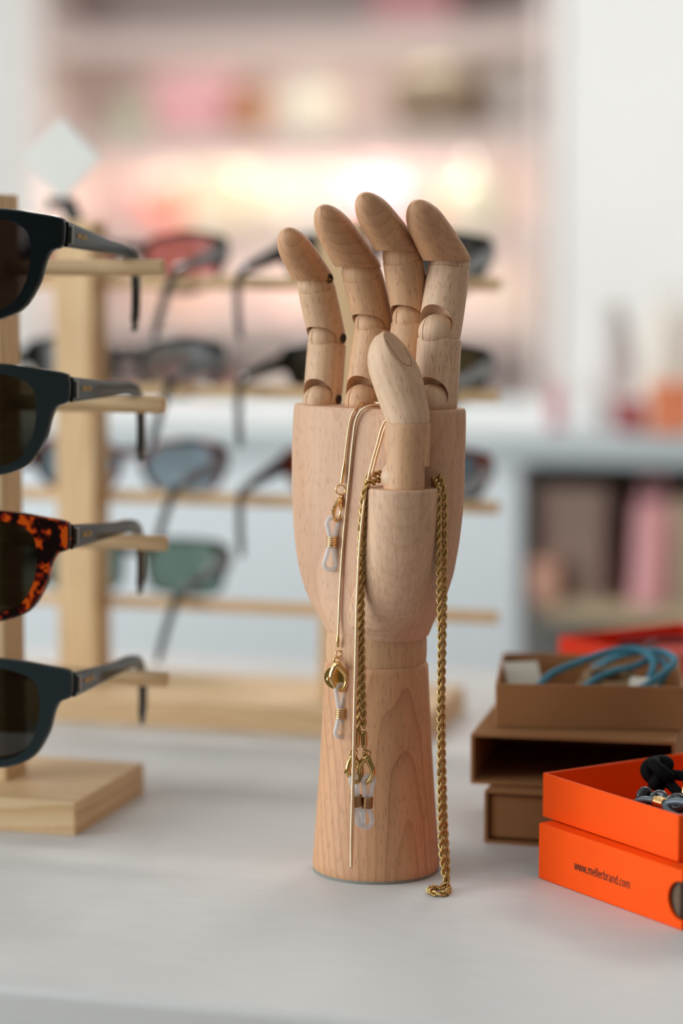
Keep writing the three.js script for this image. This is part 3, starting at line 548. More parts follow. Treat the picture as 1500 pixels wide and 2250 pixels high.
  for (const s of [-1, 1]) {
    // temple: flat bar that hooks down behind the rod
    const line = smooth([V3(s * (hx - 0.0007), hy, -0.004), V3(s * (hx - 0.0009), hy - 0.0002, -0.03), V3(s * (hx - 0.0017), hy - 0.0004, -0.06), V3(s * (hx - 0.0025), hy - 0.0006, -0.09), V3(s * (hx - 0.0032), hy - 0.0035, -0.102), V3(s * (hx - 0.0045), hy - 0.0115, -0.1105), V3(s * (hx - 0.0070), hy - 0.0250, -0.1185), V3(s * (hx - 0.0095), hy - 0.0390, -0.1240)], 0.002);
    const n = line.length, geo = loft((u, v) => {
      const i = clamp(Math.round(v * (n - 1)), 0, n - 1), a = line[Math.max(0, i - 1)], b = line[Math.min(n - 1, i + 1)], t = b.clone().sub(a).normalize(), side = V3(1, 0, 0), upv = side.clone().cross(t).multiplyScalar(-1).normalize();
      if (upv.y < 0) upv.negate();
      const hh = (v < 0.45 ? 0.0062 - 0.0058 * v : 0.0036 - 0.0008 * (v - 0.45)) * (v > 0.97 ? 0.7 : 1), tk = 0.0019 * (v > 0.97 ? 0.7 : 1), an = -u * 2 * Math.PI, c = Math.cos(an), q = Math.sin(an), e = 0.45;
      return line[i].clone().addScaledVector(side, tk * Math.sign(c) * Math.abs(c) ** e).addScaledVector(upv, hh * Math.sign(q) * Math.abs(q) ** e);
    }, 24, n - 1);
    const arm = part('temple', fix(geo.translate(shift.x, shift.y, 0)), templeMat, g);
    part('hinge', fix(box(0.0018, 0.0085, 0.0024, s * (hx + 0.0012) + shift.x, hy + shift.y, -0.0072, 0.0004)), phys({ color: new THREE.Color(0.30, 0.29, 0.27), metalness: 1, roughness: 0.35 }), arm, { label: 'dull metal hinge plate' });
    if (withName && s === 1) part('lettering', fix(text('MELLER', 0.0023, fontBold).rotateY(Math.PI / 2).translate(s * (hx + 0.0013) + shift.x, hy + shift.y + 0.0004, -0.021)), phys({ color: new THREE.Color(0.75, 0.48, 0.16), metalness: 1, roughness: 0.4 }), arm, { label: 'small gold lettering' });
  }
  return g;
}
const lensGlass = (r, g, b, rough = 0.02) => phys({ color: new THREE.Color(r, g, b), roughness: rough, transmission: 1, thickness: 0, ior: 1.55, specularIntensity: 1 });
const gloss = (color, o = {}) => phys({ color, roughness: 0.12, ...o });
const tortoise = (k, dark = 0.5) => gloss(0xffffff, { map: tex(256, 256, (s, t) => { const n = noise(s * 9, t * 7, k) * 0.65 + noise(s * 22, t * 18, k + 3) * 0.35, a = clamp((n - dark + 0.12) / 0.2, 0, 1); return [20 + 170 * a, 10 + 66 * a * a, 9 + 6 * a]; }, 26, 26) });
const frameBlack = gloss(new THREE.Color(0.006, 0.009, 0.010)), frameSmoke = gloss(new THREE.Color(0.016, 0.022, 0.022)), frameGrey = gloss(new THREE.Color(0.022, 0.030, 0.032)), frameTort = tortoise(71, 0.60), tortTemple = gloss(new THREE.Color(0.022, 0.010, 0.007)), plumTemple = gloss(new THREE.Color(0.03, 0.018, 0.024));
const frontRows = [ // label, frame, lens, hinge in the picture, rod number
  ['glossy black sunglasses on the top rod of the left stand', frameBlack, lensGlass(0.26, 0.245, 0.245), [139, 513], 3],
  ['dark smoke framed sunglasses on the second rod of the left stand', frameSmoke, lensGlass(0.24, 0.235, 0.20), [150, 856], 2],
  ['brown tortoiseshell sunglasses on the third rod of the left stand', frameTort, lensGlass(0.21, 0.205, 0.165), [151, 1181], 1],
  ['smoky grey sunglasses on the lowest rod of the left stand', frameGrey, lensGlass(0.19, 0.19, 0.165), [156, 1507], 0]];
const restPitch = (hinge, rodH) => Math.asin(clamp((hinge.y - TABLE_Y - rodH - 0.0042 - 0.0046) / 0.09, -0.6, 0.6));
for (const [label, fm, lm, [hx, hy], rn] of frontRows) {
  const h = atZ(hx, hy, standFront.z + 0.088);
  sunglasses(label, 'round', fm, lm, h, restPitch(h, STAND.rods[rn]), 0, 0.0052, true, fm === frameTort ? tortTemple : fm);
}
const backRows = [ // seen from behind: temples come towards the viewer
  ['dark framed sunglasses with dusty rose lenses, top rod of the far stand', 'cat', gloss(new THREE.Color(0.012, 0.013, 0.016)), lensGlass(0.74, 0.46, 0.46), [503, 552], 3, 0.0038],
  ['dark sunglasses on the top rod of the far stand, behind the fingers', 'cat', gloss(new THREE.Color(0.010, 0.014, 0.02)), lensGlass(0.2, 0.24, 0.26), [1084, 556], 3, 0.0038],
  ['teal black sunglasses with blue grey lenses, second rod of the far stand', 'cat', gloss(new THREE.Color(0.008, 0.016, 0.02)), lensGlass(0.60, 0.68, 0.71), [497, 785], 2, 0.0038],
  ['black sunglasses with olive lenses, second rod behind the thumb', 'cat', gloss(new THREE.Color(0.012, 0.014, 0.012)), lensGlass(0.30, 0.30, 0.22), [1084, 800], 2, 0.0038],
  ['plum tortoiseshell sunglasses with grey blue lenses, third rod of the far stand', 'cat', tortoise(73, 0.62), lensGlass(0.53, 0.60, 0.64), [503, 1010], 1, 0.0036],
  ['orange tortoiseshell sunglasses half hidden behind the palm', 'cat', tortoise(74, 0.55), lensGlass(0.33, 0.40, 0.44), [1084, 1030], 1, 0.0036],
  ['thin framed square sunglasses with green lenses, lowest rod of the far stand', 'square', gloss(new THREE.Color(0.014, 0.022, 0.02)), lensGlass(0.40, 0.51, 0.47), [508, 1225], 0, 0.0022]];
for (const [label, kind, fm, lm, [hx, hy], rn, rim] of backRows) {
  const h = atZ(hx, hy, standBack.z - 0.088);
  sunglasses(label, kind, fm, lm, h, restPitch(h, BACK_RODS[rn]), Math.PI, rim, false, fm.map ? plumTemple : fm);
}

// ------------------------------------------------------------------ boxes
const paper = (rgb, k, rough) => phys({ color: 0xffffff, roughness: rough, specularIntensity: 0.35, map: tex(256, 256, (s, t) => { const n = 0.985 + 0.022 * noise(s * 120, t * 120, k) + 0.012 * noise(s * 12, t * 12, k + 1); return rgb.map(c => c * n); }, 8, 8) });
const kraft = paper([164, 118, 78], 81, 0.8), kraftIn = paper([92, 72, 52], 82, 0.9), orange = paper([255, 84, 0], 83, 0.65), orangeRed = paper([222, 46, 0], 84, 0.5), board = paper([110, 92, 76], 85, 0.9);
const rectShape = (x0, x1, y0, y1, r) => { const s = new THREE.Shape(); s.moveTo(x0 + r, y0); s.lineTo(x1 - r, y0); s.quadraticCurveTo(x1, y0, x1, y0 + r); s.lineTo(x1, y1 - r); s.quadraticCurveTo(x1, y1, x1 - r, y1); s.lineTo(x0 + r, y1); s.quadraticCurveTo(x0, y1, x0, y1 - r); s.lineTo(x0, y0 + r); s.quadraticCurveTo(x0, y0, x0 + r, y0); return s; };
// local box frame: x along the face, y up, the seen long face at z = 0, body behind it
function tray(name, label, pos, turn, L, W, h, mat, group) {
  const g = thing(name, label, 'box', pos, turn, group), t = 0.0016;
  const s = rectShape(0, L, 0, W, 0.0012); s.holes.push(rectShape(t, L - t, t, W - t, 0.001));
  part('sides', new THREE.ExtrudeGeometry(s, { depth: h - 0.0006, bevelEnabled: true, bevelThickness: 0.0003, bevelSize: 0.0003, bevelOffset: -0.0003, bevelSegments: 2 }).rotateX(-Math.PI / 2).translate(0, 0.0003, 0), mat, g);
  part('bottom', box(L - 2 * t, 0.0014, W - 2 * t, L / 2, 0.0008, -W / 2), mat, g);
  return g;
}
function sleeve(name, label, pos, turn, L, W, h, mat, inner, along, notch) { // open tube; 'x': open at the x ends, 'z': open at the z faces
  const g = thing(name, label, 'box', pos, turn), t = 0.0016;
  const tubeGeo = (a, d, k, wall) => { const s = rectShape(0, a, 0, h - 2 * k, 0.0012); s.holes.push(rectShape(wall, a - wall, wall, h - 2 * k - wall, 0.0006)); return new THREE.ExtrudeGeometry(s, { depth: d, bevelEnabled: false, curveSegments: 4 }); };
  let o = along === 'z' ? tubeGeo(L, W, 0, t).translate(0, 0, -W) : tubeGeo(W, L, 0, t).rotateY(Math.PI / 2);
  if (notch) o = cut(o, new THREE.CylinderGeometry(notch, notch, 0.02, 40).rotateX(Math.PI / 2).translate(L - 0.001, h * 0.49, 0));
  part('sleeve_shell', o, mat, g);
  if (along === 'z') part('end_flap', box(L - 2 * t, h - 2 * t, 0.0012, L / 2, h / 2, -W + 0.0008), inner, g);
  return g;
}
const alongDir = (a, b) => -Math.atan2(b.z - a.z, b.x - a.x);
const turned = (p, turn, x, y, z) => V3(x, y, z).applyAxisAngle(AX, turn).add(p);
// orange pair at the right edge
const oA = ground(1183, 1930), oB = ground(1497, 2046), oTurn = alongDir(oA, oB), oLen = oA.distanceTo(oB), SH = 0.0272;
{
  const g = sleeve('orange_box_sleeve', 'bright orange cardboard sleeve box with printed web address, lower of the front pair', oA, oTurn, oLen, 0.1, SH, orange, board, 'x', 0.0088);
  part('lettering', text('www.mellerbrand.com', 0.0029, font).scale(1, 1.38, 1).translate(0.0482, 0.0128, 0.00005), std(0x33180f, 0.7), g, { label: 'dark printed web address' });
  part('inner_tray', (() => { const s = rectShape(0.0022, oLen - 0.004, 0.0022, 0.0978, 0.001); s.holes.push(rectShape(0.0038, oLen - 0.0056, 0.0038, 0.0962, 0.001)); return mergeGeometries([new THREE.ExtrudeGeometry(s, { depth: 0.021, bevelEnabled: false }).rotateX(-Math.PI / 2).translate(0, 0.002, 0), box(oLen - 0.01, 0.001, 0.09, oLen / 2, 0.0024, -0.05)].map(norm)); })(), board, g);
}
const tA = ground(1190, 1793, SH + 0.0006), tTurn = oTurn + rad(-0.5);
tray('orange_tray', 'open bright orange tray holding black cords, on top of the orange sleeve', tA, tTurn, oLen - 0.003, 0.097, 0.0212, orange);
// kraft stack behind
const kA = ground(1063, 1852), kTurn = rad(0);
{ // closed: the tray's end shows just inside its sleeve
  const g = sleeve('kraft_box', 'closed brown kraft box at the bottom of the cardboard stack', kA, kTurn, 0.1, 0.098, 0.0275, kraft, kraft, 'z');
  part('inner_tray', box(0.1 - 0.0056, 0.0275 - 0.0056, 0.094, 0.05, 0.01375, -0.049, 0.0008), kraft, g);
}
const kB = ground(1033, 1722, 0.0282), kBt = rad(4);
sleeve('kraft_sleeve', 'open brown kraft sleeve lying on the bottom kraft box', kB, kBt, 0.1035, 0.1, 0.0262, kraft, kraft, 'z');
const kC = ground(1087, 1597, 0.0282 + 0.0266), kCt = rad(10);
tray('kraft_tray', 'open brown kraft tray with blue cords on top of the cardboard stack', kC, kCt, 0.0965, 0.095, 0.0225, kraft);
// orange stack in the distance
const rTop = 0.0545, rA = ground(1226, 1438, rTop + 0.0004), rTurn = oTurn + rad(2);
sleeve('orange_box_sleeve', 'orange sleeve box at the bottom of the far orange stack', V3(rA.x, TABLE_Y, rA.z), rTurn, 0.104, 0.1, SH, orangeRed, board, 'x');
sleeve('orange_box_sleeve', 'orange sleeve box in the middle of the far orange stack', V3(rA.x, TABLE_Y + SH + 0.0001, rA.z), rTurn, 0.104, 0.1, SH, orangeRed, board, 'x');
tray('orange_tray', 'open red orange tray on the far stack behind the blue cords', rA, rTurn, 0.101, 0.097, 0.0115, orangeRed);

// contents of the trays
const cordMat = (rgb, k) => std(0xffffff, 0.85, { map: tex(64, 64, (s, t) => { const w = 0.72 + 0.4 * (((s * 4 + t * 4) % 1) < 0.5 ? noise(s * 30, t * 30, k) : 0.2); return rgb.map(c => c * w); }, 1, 90) });
const blackCord = phys({ color: new THREE.Color(0.006, 0.007, 0.008), roughness: 0.8, specularIntensity: 0.25 }), blueCord = cordMat([86, 160, 188], 91), tanCord = cordMat([176, 140, 100], 92), greyBlue = phys({ color: new THREE.Color(0.10, 0.14, 0.17), roughness: 0.25 });
const local = (p, turn, list) => list.map(([x, y, z]) => turned(p, turn, x, y, z));
{
  const inT = l => l.map(([x, y, z]) => V3(x, y, z));
  const g = thing('sports_cord', 'black knotted glasses cord in the front orange tray', 'cord', tA, tTurn);
  const knot = []; for (let i = 0; i < 60; i++) { const a = i / 60 * 2 * Math.PI, r = 0.0042 + 0.0019 * Math.cos(3 * a); knot.push(V3(0.030 + r * Math.cos(2 * a), 0.0215 + 0.0052 * Math.sin(2 * a), -0.047 + 0.0040 * Math.sin(3 * a))); }
  part('knot', sweep(smooth(knot, 0.0006, true), () => 0.0030, 10, true), blackCord, g);
  part('cord', [tube(inT([[0.030, 0.017, -0.047], [0.033, 0.010, -0.045], [0.036, 0.0045, -0.040], [0.05, 0.0045, -0.03], [0.07, 0.0045, -0.028], [0.088, 0.0045, -0.035], [0.090, 0.0045, -0.06], [0.075, 0.005, -0.075]]), 0.0026, 10), tube(inT([[0.033, 0.021, -0.050], [0.042, 0.020, -0.058], [0.055, 0.0155, -0.066], [0.068, 0.015, -0.074], [0.084, 0.012, -0.08], [0.09, 0.006, -0.085]]), 0.0026, 10), tube(inT([[0.034, 0.018, -0.049], [0.042, 0.011, -0.053], [0.052, 0.007, -0.058], [0.066, 0.006, -0.056], [0.08, 0.006, -0.05]]), 0.0026, 10)], blackCord, g);
  const heap = []; for (let i = 0; i <= 70; i++) { const a = i / 70 * 8 * Math.PI; heap.push(V3(0.066 + (0.026 - 0.00018 * i) * Math.cos(a), 0.0048 + 0.00009 * i, -0.048 + (0.036 - 0.0003 * i) * Math.sin(a))); }
  part('cord', tube(heap, 0.0026, 8), blackCord, g);
  part('slider', box(0.010, 0.009, 0.009, 0.066, 0.0195, -0.073, 0.0015), blackCord, g);
  const b = thing('bead_chain', 'slate grey marbled bead glasses chain with gold spring in the orange tray', 'eyewear chain', turned(tA, tTurn, 0, 0.0055, 0), tTurn);
  const marble = phys({ color: 0xffffff, roughness: 0.22, map: tex(128, 128, (s, t) => { const n = Math.pow(noise(s * 6, t * 6, 95) * 0.7 + noise(s * 17, t * 17, 96) * 0.3, 2.4); return [30 + 190 * n, 34 + 190 * n, 38 + 190 * n]; }) });
  let k = 0;
  for (const [x, y, z, r] of [[0.053, 0.0120, -0.020, 0.0048], [0.0605, 0.0125, -0.022, 0.0046], [0.067, 0.0130, -0.026, 0.0046], [0.0740, 0.013, -0.022, 0.0046], [0.058, 0.0095, -0.0135, 0.0044], [0.0835, 0.0125, -0.026, 0.0046], [0.0655, 0.0055, -0.0165, 0.0044], [0.051, 0.0052, -0.0135, 0.0040]]) part('bead', new THREE.TorusGeometry(r * 0.62, r * 0.42, 12, 24).rotateX(k++ * 0.9).rotateY(k * 1.7).translate(x, y, z), marble, b);
  const hel = []; for (let i = 0; i <= 200; i++) { const a = i / 200 * 10 * 2 * Math.PI; hel.push(V3(0.0705 + 0.0068 * i / 200, 0.0145 + 0.0021 * Math.cos(a), -0.0125 + 0.0021 * Math.sin(a))); }
  part('coil', sweep(hel, () => 0.00038, 6), gold, b);
  part('silicone_loop', tube(inT([[0.0705, 0.0145, -0.0125], [0.064, 0.0142, -0.0115], [0.0595, 0.0125, -0.0105], [0.057, 0.0105, -0.010]]), 0.0014, 10), greyBlue, b);
  part('silicone_loop', tube(inT([[0.0773, 0.0145, -0.0125], [0.083, 0.0165, -0.014], [0.090, 0.0165, -0.016], [0.095, 0.0135, -0.016], [0.091, 0.011, -0.012], [0.083, 0.012, -0.0105], [0.0775, 0.0142, -0.012]]), 0.0016, 10), greyBlue, b);
  part('clasp', tube(inT([[0.079, 0.0185, -0.0215], [0.0795, 0.0225, -0.022], [0.0815, 0.0245, -0.022], [0.083, 0.0225, -0.0215], [0.082, 0.0185, -0.021], [0.084, 0.016, -0.020], [0.088, 0.0165, -0.020]]), 0.0007, 8, 0.0004), gold, b);
}
{
  const arc = (x0, x1, z, h, zs = 0) => { const q = []; for (let i = 0; i <= 8; i++) { const t = i / 8; q.push(V3(x0 + (x1 - x0) * t, 0.008 + h * Math.sin(Math.PI * t) ** 0.8, z + zs * t)); } return q; };
  const one = (label, geo) => { const g = thing('sports_cord', label, 'cord', kC, kCt, 'blue cords in the kraft tray'); part('cord', geo, blueCord, g); part('end_loop', new THREE.TorusGeometry(0.003, 0.0008, 8, 20).rotateX(Math.PI / 2).translate(0.045 + rnd() * 0.03, 0.006, -0.02 - rnd() * 0.03), std(0xd8d8d4, 0.4), g); };
  one('blue braided cord arching across the kraft tray from its left side', tube([V3(0.020, 0.016, -0.022), V3(0.028, 0.0225, -0.030), V3(0.042, 0.027, -0.042), V3(0.058, 0.0315, -0.050), V3(0.072, 0.033, -0.052), V3(0.080, 0.030, -0.046), V3(0.081, 0.024, -0.038), V3(0.075, 0.017, -0.03), V3(0.066, 0.012, -0.02)], 0.0019, 10));
  one('blue braided cord in the middle of the kraft tray', tube([V3(0.042, 0.016, -0.016), V3(0.052, 0.022, -0.024), V3(0.062, 0.0245, -0.034), V3(0.071, 0.025, -0.044), V3(0.082, 0.028, -0.052), V3(0.088, 0.026, -0.044), V3(0.084, 0.018, -0.03), V3(0.07, 0.012, -0.02)], 0.0018, 10));
  one('blue braided cord looping against the right side of the kraft tray', tube([V3(0.066, 0.014, -0.014), V3(0.078, 0.020, -0.020), V3(0.088, 0.0255, -0.030), V3(0.0925, 0.029, -0.040), V3(0.088, 0.0315, -0.050), V3(0.078, 0.031, -0.056), V3(0.064, 0.028, -0.060), V3(0.05, 0.02, -0.066)], 0.0019, 10));
  const t = thing('sports_cord', 'tan braided cord coiled under the blue cords', 'cord', kC, kCt);
  const coil = []; for (let i = 0; i <= 60; i++) { const a = i / 60 * 6 * Math.PI; coil.push(V3(0.058 + (0.018 - 0.00012 * i) * Math.cos(a), 0.008 + 0.00022 * i, -0.042 + (0.022 - 0.0001 * i) * Math.sin(a))); }
  part('cord', tube(coil, 0.0026, 8), tanCord, t);
  const c = thing('label_card', 'white paper card leaning in the kraft tray corner', 'card', kC, kCt);
  part('card', box(0.019, 0.030, 0.0006).rotateX(-0.75).rotateY(0.3).translate(0.014, 0.0135, -0.045), std(0xd9d3c6, 0.8), c);
  part('print', box(0.012, 0.0012, 0.0001).rotateX(-0.75).rotateY(0.3).translate(0.0142, 0.0138, -0.0444), std(0x8d867b, 0.8), c);
  const w = thing('label_card', 'white folded tag among the blue cords', 'card', kC, kCt);
  part('card', box(0.016, 0.02, 0.0008).rotateX(-1.0).rotateY(-0.4).translate(0.074, 0.016, -0.022), std(0xdcd6ca, 0.8), w);
  part('card_fold', box(0.016, 0.014, 0.0008).rotateX(-1.35).rotateY(0.5).translate(0.085, 0.015, -0.014), std(0xd4cdbf, 0.8), w);
  const r = thing('sports_cord', 'dark red cord in the far orange tray', 'cord', rA, rTurn);
  part('cord', tube([V3(0.02, 0.006, -0.03), V3(0.04, 0.008, -0.06), V3(0.07, 0.007, -0.07), V3(0.085, 0.006, -0.04), V3(0.06, 0.006, -0.02), V3(0.03, 0.006, -0.05)], 0.0028, 10), std(new THREE.Color(0.10, 0.015, 0.012), 0.7), r);
}

// ------------------------------------------------------------------ shop behind: counter and lit shelves
const cz = -1.35, wz = ROOM.z0;
const whiteLam = std(0xf2f7fa, 0.55), shelfMat = std(new THREE.Color(0.60, 0.49, 0.46), 0.7), unitMat = std(new THREE.Color(0.84, 0.75, 0.72), 0.75);
{
  const a = atZ(-260, 930, cz), b = atZ(1760, 930, cz), split = atZ(1140, 1200, cz).x, top = atZ(900, 945, cz).y;
  const g = thing('shop_counter', 'white shop counter with an open cubby, behind the glasses stand', 'counter', V3(a.x, 0, cz));
  const L = b.x - a.x, D = 0.5, sx = split - a.x;
  part('counter_top', box(L + 0.02, 0.03, D + 0.02, L / 2, top - 0.015, -D / 2 + 0.01, 0.003), std(0xc9d0d2, 0.5), g);
  part('front_panel', box(sx, top - 0.03, 0.02, sx / 2, (top - 0.03) / 2, -0.01), whiteLam, g);
  part('cubby_side', box(0.02, top - 0.03, D - 0.02, sx - 0.01, (top - 0.03) / 2, -D / 2 - 0.01), whiteLam, g);
  part('cubby_side', box(0.02, top - 0.03, D, L - 0.01, (top - 0.03) / 2, -D / 2), whiteLam, g);
  part('cubby_back', box(L - sx, top - 0.03, 0.02, sx + (L - sx) / 2, (top - 0.03) / 2, -D + 0.01), std(0xded2c2, 0.7), g);
  const cub = atZ(1300, 1330, cz).y;
  part('cubby_shelf', box(L - sx - 0.04, 0.02, D - 0.04, sx + (L - sx) / 2, cub - 0.01, -D / 2), std(0xd8c09c, 0.7), g);
  part('cubby_floor', box(L - sx - 0.04, 0.02, D - 0.04, sx + (L - sx) / 2, 0.1, -D / 2), std(0xd8c09c, 0.7), g);
  part('kick_board', box(L - 0.04, 0.08, 0.02, L / 2, 0.04, -0.06), std(0x8f9aa0, 0.6), g);
}
// generic shop goods: kinds built from their own outline, placed on a surface
function goods(kind, label, category, px0, px1, py0, py1, z, col, rough = 0.5, extra = {}) {
  const a = atZ(px0, py1, z), b = atZ(px1, py0, z), w = Math.abs(b.x - a.x), h = b.y - a.y, d = extra.d || Math.min(w, 0.09), g = thing(kind, label, category, V3((a.x + b.x) / 2, extra.y ?? a.y, z - d / 2));
  const c = std(col, rough), c2 = std(extra.lid ?? 0xefe6dc, 0.5), lathe = (...p) => new THREE.LatheGeometry(p.map(([r, y]) => new THREE.Vector2(r * w / 2, y * h)), 32);
  if (kind.includes('box')) { part('body', box(w, h * 0.72, d, 0, h * 0.36, 0, 0.003), c, g); part('lid', box(w + 0.004, h * 0.28, d + 0.004, 0, h * 0.86, 0, 0.003), extra.lid ? c2 : c, g); }
  else if (kind.includes('bag')) { part('body', loft((u, v) => { const an = u * 2 * Math.PI, k = 1 - 0.1 * v, e = 0.5, s = Math.sin(an), q = Math.cos(an); return V3(w / 2 * k * Math.sign(s) * Math.abs(s) ** e, v * h * 0.82, d / 2 * (1 - 0.75 * v) * Math.sign(q) * Math.abs(q) ** e); }, 32, 12), c, g); part('handle', tube([V3(-w * 0.2, h * 0.8, 0), V3(-w * 0.18, h * 0.97, 0), V3(w * 0.18, h * 0.97, 0), V3(w * 0.2, h * 0.8, 0)], 0.003, 8), c2, g); }
  else if (kind.includes('jar')) { part('body', lathe([0, 0], [0.92, 0], [1, 0.06], [1, 0.7], [0.82, 0.8], [0.8, 0.84], [0, 0.84]), c, g); part('lid', lathe([0, 0.82], [0.9, 0.82], [0.9, 0.98], [0.84, 1], [0, 1]), c2, g); }
  else if (kind.includes('bottle')) { part('body', lathe([0, 0], [0.92, 0], [1, 0.04], [1, 0.6], [0.6, 0.72], [0.36, 0.8], [0.36, 0.88], [0, 0.88]), c, g); part('cap', lathe([0, 0.86], [0.44, 0.86], [0.44, 1], [0, 1]), c2, g); }
  else if (kind.includes('vase')) { part('body', lathe([0, 0], [0.6, 0], [0.85, 0.2], [1, 0.5], [0.8, 0.8], [0.5, 0.94], [0.58, 1], [0.5, 1], [0.42, 0.94], [0, 0.5]), c, g); part('rim', new THREE.TorusGeometry(w * 0.27, 0.002, 8, 24).rotateX(Math.PI / 2).translate(0, h, 0), c2, g); }
  else if (kind.includes('basket')) { part('body', lathe([0, 0], [0.78, 0], [0.9, 0.3], [1, 0.8], [0.94, 0.8], [0.7, 0.1], [0, 0.06]), c, g); part('rim', new THREE.TorusGeometry(w * 0.485, h * 0.04, 8, 32).rotateX(Math.PI / 2).translate(0, h * 0.8, 0), c2, g); part('cloth', loft((u, v) => { const an = u * 2 * Math.PI, r = w * 0.46 * Math.sqrt(Math.max(0, 1 - v)) * (1 + 0.05 * Math.sin(an * 5)); return V3(r * Math.sin(an), h * (0.72 + 0.26 * v), r * Math.cos(an)); }, 32, 10), c2, g); }
  return g;
}
// shelf unit on the back wall
const shelfD = 0.36, sz = wz + shelfD;
const uL = atZ(70, 300, sz).x, uR = atZ(1212, 300, sz).x;
const shelfTop = py => atZ(640, py, sz).y;
{
  const yTop = ROOM.h - 0.35, yBot = 0.12, g = thing('shelf_unit', 'blush pink open shelving unit along the back wall', 'shelves', V3((uL + uR) / 2, 0, sz)), W = uR - uL;
  for (const s of [-1, 1]) part('side_board', box(0.03, yTop, shelfD, s * (W / 2 - 0.015), yTop / 2, -shelfD / 2), unitMat, g);
  part('back_board', box(W - 0.06, yTop - yBot, 0.012, 0, (yTop + yBot) / 2, -shelfD + 0.006), unitMat, g);
  for (const y of [yBot, shelfTop(930), shelfTop(700), shelfTop(500), shelfTop(287), shelfTop(60), shelfTop(60) + 0.24, yTop - 0.02]) { part('shelf_board', box(W - 0.06, 0.022, shelfD - 0.012, 0, y - 0.011, -shelfD / 2 + 0.006), shelfMat, g); part('shelf_lip', box(W - 0.06, 0.038, 0.014, 0, y - 0.041, -0.007), shelfMat, g); }
  // warm strips under two of the boards
  for (const [py, w, off, k] of [[287, 0.95, -0.04, 1], [500, 0.95, 0.02, 0.6], [60, 0.8, -0.02, 0.4]]) {
    const y = shelfTop(py) - 0.0228, l = thing('led_strip_light', `warm strip light under the ${py === 287 ? 'second' : py === 500 ? 'third' : 'uppermost'} shelf board of the pink unit`, 'strip light', V3((uL + uR) / 2 + off, y, sz - 0.045));
    part('channel', box(w, 0.006, 0.016, 0, -0.003, 0), std(0xd8d8d8, 0.4, { metalness: 0.6 }), l);
    part('led_diffuser', box(w - 0.01, 0.003, 0.012, 0, -0.0075, 0), new THREE.MeshStandardMaterial({ color: 0xffffff, emissive: new THREE.Color(1, 0.92, 0.83), emissiveIntensity: 4 }), l);
    areaLight('led_strip_glow', new THREE.Color(1, 0.92, 0.83), LIGHT.strip * 10 * k, w - 0.01, 0.012, V3(l.position.x, y - 0.011, sz - 0.045), V3(l.position.x, y - 1, sz - 0.4));
  }
}
const Y = py => shelfTop(py) + 0.0005, SZ = sz - 0.03;
goods('storage_box', 'dark rose box at the very top of the picture', 'box', 815, 990, -60, 55, SZ, 0xa87478, 0.5, { y: Y(60) });
goods('gift_box', 'coral pink box on the upper shelf, left', 'box', 335, 490, 150, 282, SZ, 0xe6a9ae, 0.5, { y: Y(287), lid: 0xe9b6ba });
goods('gift_box', 'pale sage green box beside the coral pink box', 'box', 250, 328, 215, 282, SZ, 0xb6bb9c, 0.5, { y: Y(287) });
goods('storage_jar', 'amber brown jar beside the coral pink box', 'jar', 500, 575, 175, 282, SZ, 0xc08a60, 0.3, { y: Y(287), lid: 0x8d7260 });
goods('candle_jar', 'cream white candle jar in the middle of the upper shelf', 'jar', 605, 735, 160, 282, SZ, 0xf4ead6, 0.4, { y: Y(287) });
goods('wicker_basket', 'brown wicker basket with cream cloth on the upper shelf, right', 'basket', 835, 1060, 130, 282, SZ, 0x94806c, 0.8, { y: Y(287), d: 0.16, lid: 0xcabfa6 });
goods('storage_jar', 'grey stoneware jar at the right end of the upper shelf', 'jar', 1080, 1160, 150, 282, SZ, 0xb5aeaa, 0.5, { y: Y(287) });
goods('shopping_bag', 'red orange paper bag on the lit shelf, left', 'bag', 325, 392, 372, 495, SZ, 0xea7a66, 0.6, { y: Y(500) });
goods('gift_box', 'cream box under the warm strip light', 'box', 405, 520, 370, 495, SZ, 0xfff0d2, 0.5, { y: Y(500) });
goods('storage_jar', 'ivory jar beside the cream box', 'jar', 530, 620, 390, 495, SZ, 0xfff3dc, 0.4, { y: Y(500) });
goods('gift_box', 'white box beside the pink bag', 'box', 640, 745, 380, 495, SZ, 0xfff6ea, 0.5, { y: Y(500) });
goods('shopping_bag', 'baby pink paper bag on the lit shelf', 'bag', 760, 890, 360, 495, SZ, 0xf0aab4, 0.6, { y: Y(500), lid: 0xf7c2c8 });
goods('storage_jar', 'peach jar between the pink bag and the yellow bottle', 'jar', 905, 965, 400, 495, SZ, 0xeab79a, 0.5, { y: Y(500) });
goods('lotion_bottle', 'pale yellow bottle on the lit shelf, right', 'bottle', 975, 1105, 352, 495, SZ, 0xe2dcc2, 0.4, { y: Y(500) });
goods('gift_box', 'blush box at the left end of the lit shelf', 'box', 215, 312, 395, 495, SZ, 0xeec0b8, 0.5, { y: Y(500) });
goods('storage_jar', 'pale pink jar on the shelf behind the pinky finger', 'jar', 530, 640, 580, 695, SZ, 0xf6d3ca, 0.5, { y: Y(700) });
goods('gift_box', 'ivory box on the shelf behind the fingers', 'box', 1060, 1150, 590, 695, SZ, 0xf2dccb, 0.5, { y: Y(700) });
goods('gift_box', 'peach box on the shelf behind the far sunglasses', 'box', 300, 420, 600, 695, SZ, 0xf2cbb8, 0.5, { y: Y(700) });
goods('storage_jar', 'white jar behind the far glasses stand', 'jar', 540, 640, 800, 925, SZ, 0xf4e4dc, 0.5, { y: Y(930) });
goods('gift_box', 'salmon box low on the pink shelving', 'box', 330, 470, 830, 925, SZ, 0xf0a594, 0.5, { y: Y(930) });
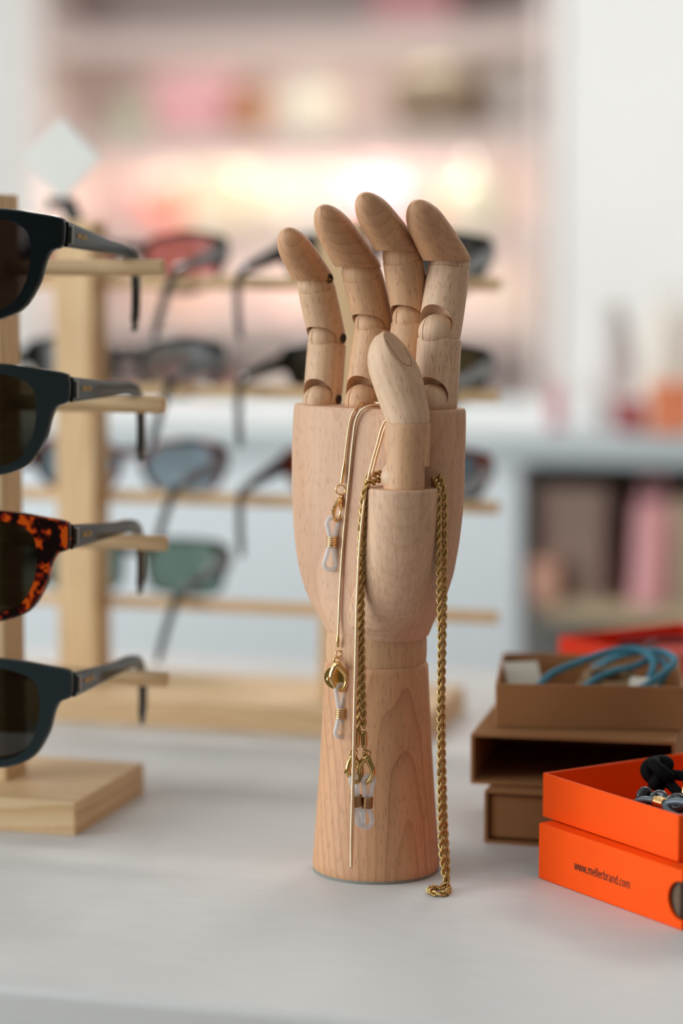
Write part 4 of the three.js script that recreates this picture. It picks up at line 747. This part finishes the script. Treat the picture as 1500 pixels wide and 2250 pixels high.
// on the counter and in its cubby
const ct = atZ(900, 945, cz).y + 0.0005;
goods('glass_vase', 'white round vase on the counter at right', 'vase', 1262, 1392, 640, 905, cz - 0.1, 0xf3ece8, 0.4, { y: ct });
goods('shopping_bag', 'white paper bag on the counter at the right edge', 'bag', 1400, 1520, 610, 905, cz - 0.22, 0xfdf0e2, 0.6, { y: ct, d: 0.08 });
goods('storage_jar', 'dark red jar on the counter beside the white bag', 'jar', 1350, 1415, 835, 905, cz - 0.03, 0xa83a44, 0.4, { y: ct, lid: 0xc25a5e });
goods('gift_box', 'coral orange box on the counter at the right edge', 'box', 1425, 1520, 800, 910, cz - 0.02, 0xf08a5c, 0.5, { y: ct });
goods('lotion_bottle', 'rose pink bottle on the counter near the hand', 'bottle', 1200, 1240, 780, 905, cz - 0.06, 0xd88a94, 0.4, { y: ct });
{
  const cub = atZ(1300, 1330, cz).y + 0.0005;
  goods('storage_box', 'dark brown box in the counter cubby', 'box', 1180, 1330, 1045, 1290, cz - 0.025, 0x9c8072, 0.6, { y: cub, d: 0.16 });
  goods('shopping_bag', 'pink paper bag in the counter cubby', 'bag', 1375, 1470, 1030, 1300, cz - 0.012, 0xf8b0b0, 0.6, { y: cub, d: 0.08, lid: 0xf4b0b4 });
  goods('gift_box', 'peach box at the front of the cubby', 'box', 1165, 1225, 1230, 1320, cz - 0.003, 0xe8b096, 0.5, { y: cub, d: 0.018 });
  goods('storage_box', 'tan box on the right side of the cubby', 'box', 1480, 1580, 1080, 1310, cz - 0.012, 0xc8b294, 0.6, { y: cub, d: 0.16 });
}
{
  const g = thing('wall_cabinet', 'dark walnut cabinet on the wall behind the viewer', 'cabinet', V3(-0.86, 0, ROOM.z1 - 0.2)), wood = std(0x32241b, 0.6);
  for (const s of [-1, 0, 1]) part('upright', box(0.03, 2.62, 0.38, s * 0.9, 1.31, 0), wood, g);
  part('back_board', box(1.8, 2.62, 0.02, 0, 1.31, 0.18), wood, g);
  for (const y of [0.1, 0.55, 1.0, 1.45, 1.9, 2.3, 2.6]) part('shelf_board', box(1.77, 0.03, 0.36, 0, y, -0.005), wood, g);
}
// white pier at the right of the shelves and at the left
{
  const x = atZ(1225, 300, sz + 0.02).x;
  struct('wall_pier_right', box(ROOM.x1 - x, ROOM.h, shelfD + 0.02, (x + ROOM.x1) / 2, ROOM.h / 2, wz + (shelfD + 0.02) / 2), wallWhite);
  const xl = atZ(62, 300, sz + 0.02).x;
  struct('wall_pier_left', box(xl - ROOM.x0, ROOM.h, shelfD + 0.02, (xl + ROOM.x0) / 2, ROOM.h / 2, wz + (shelfD + 0.02) / 2), wallWhite);
}

renderer.render(scene, camera);
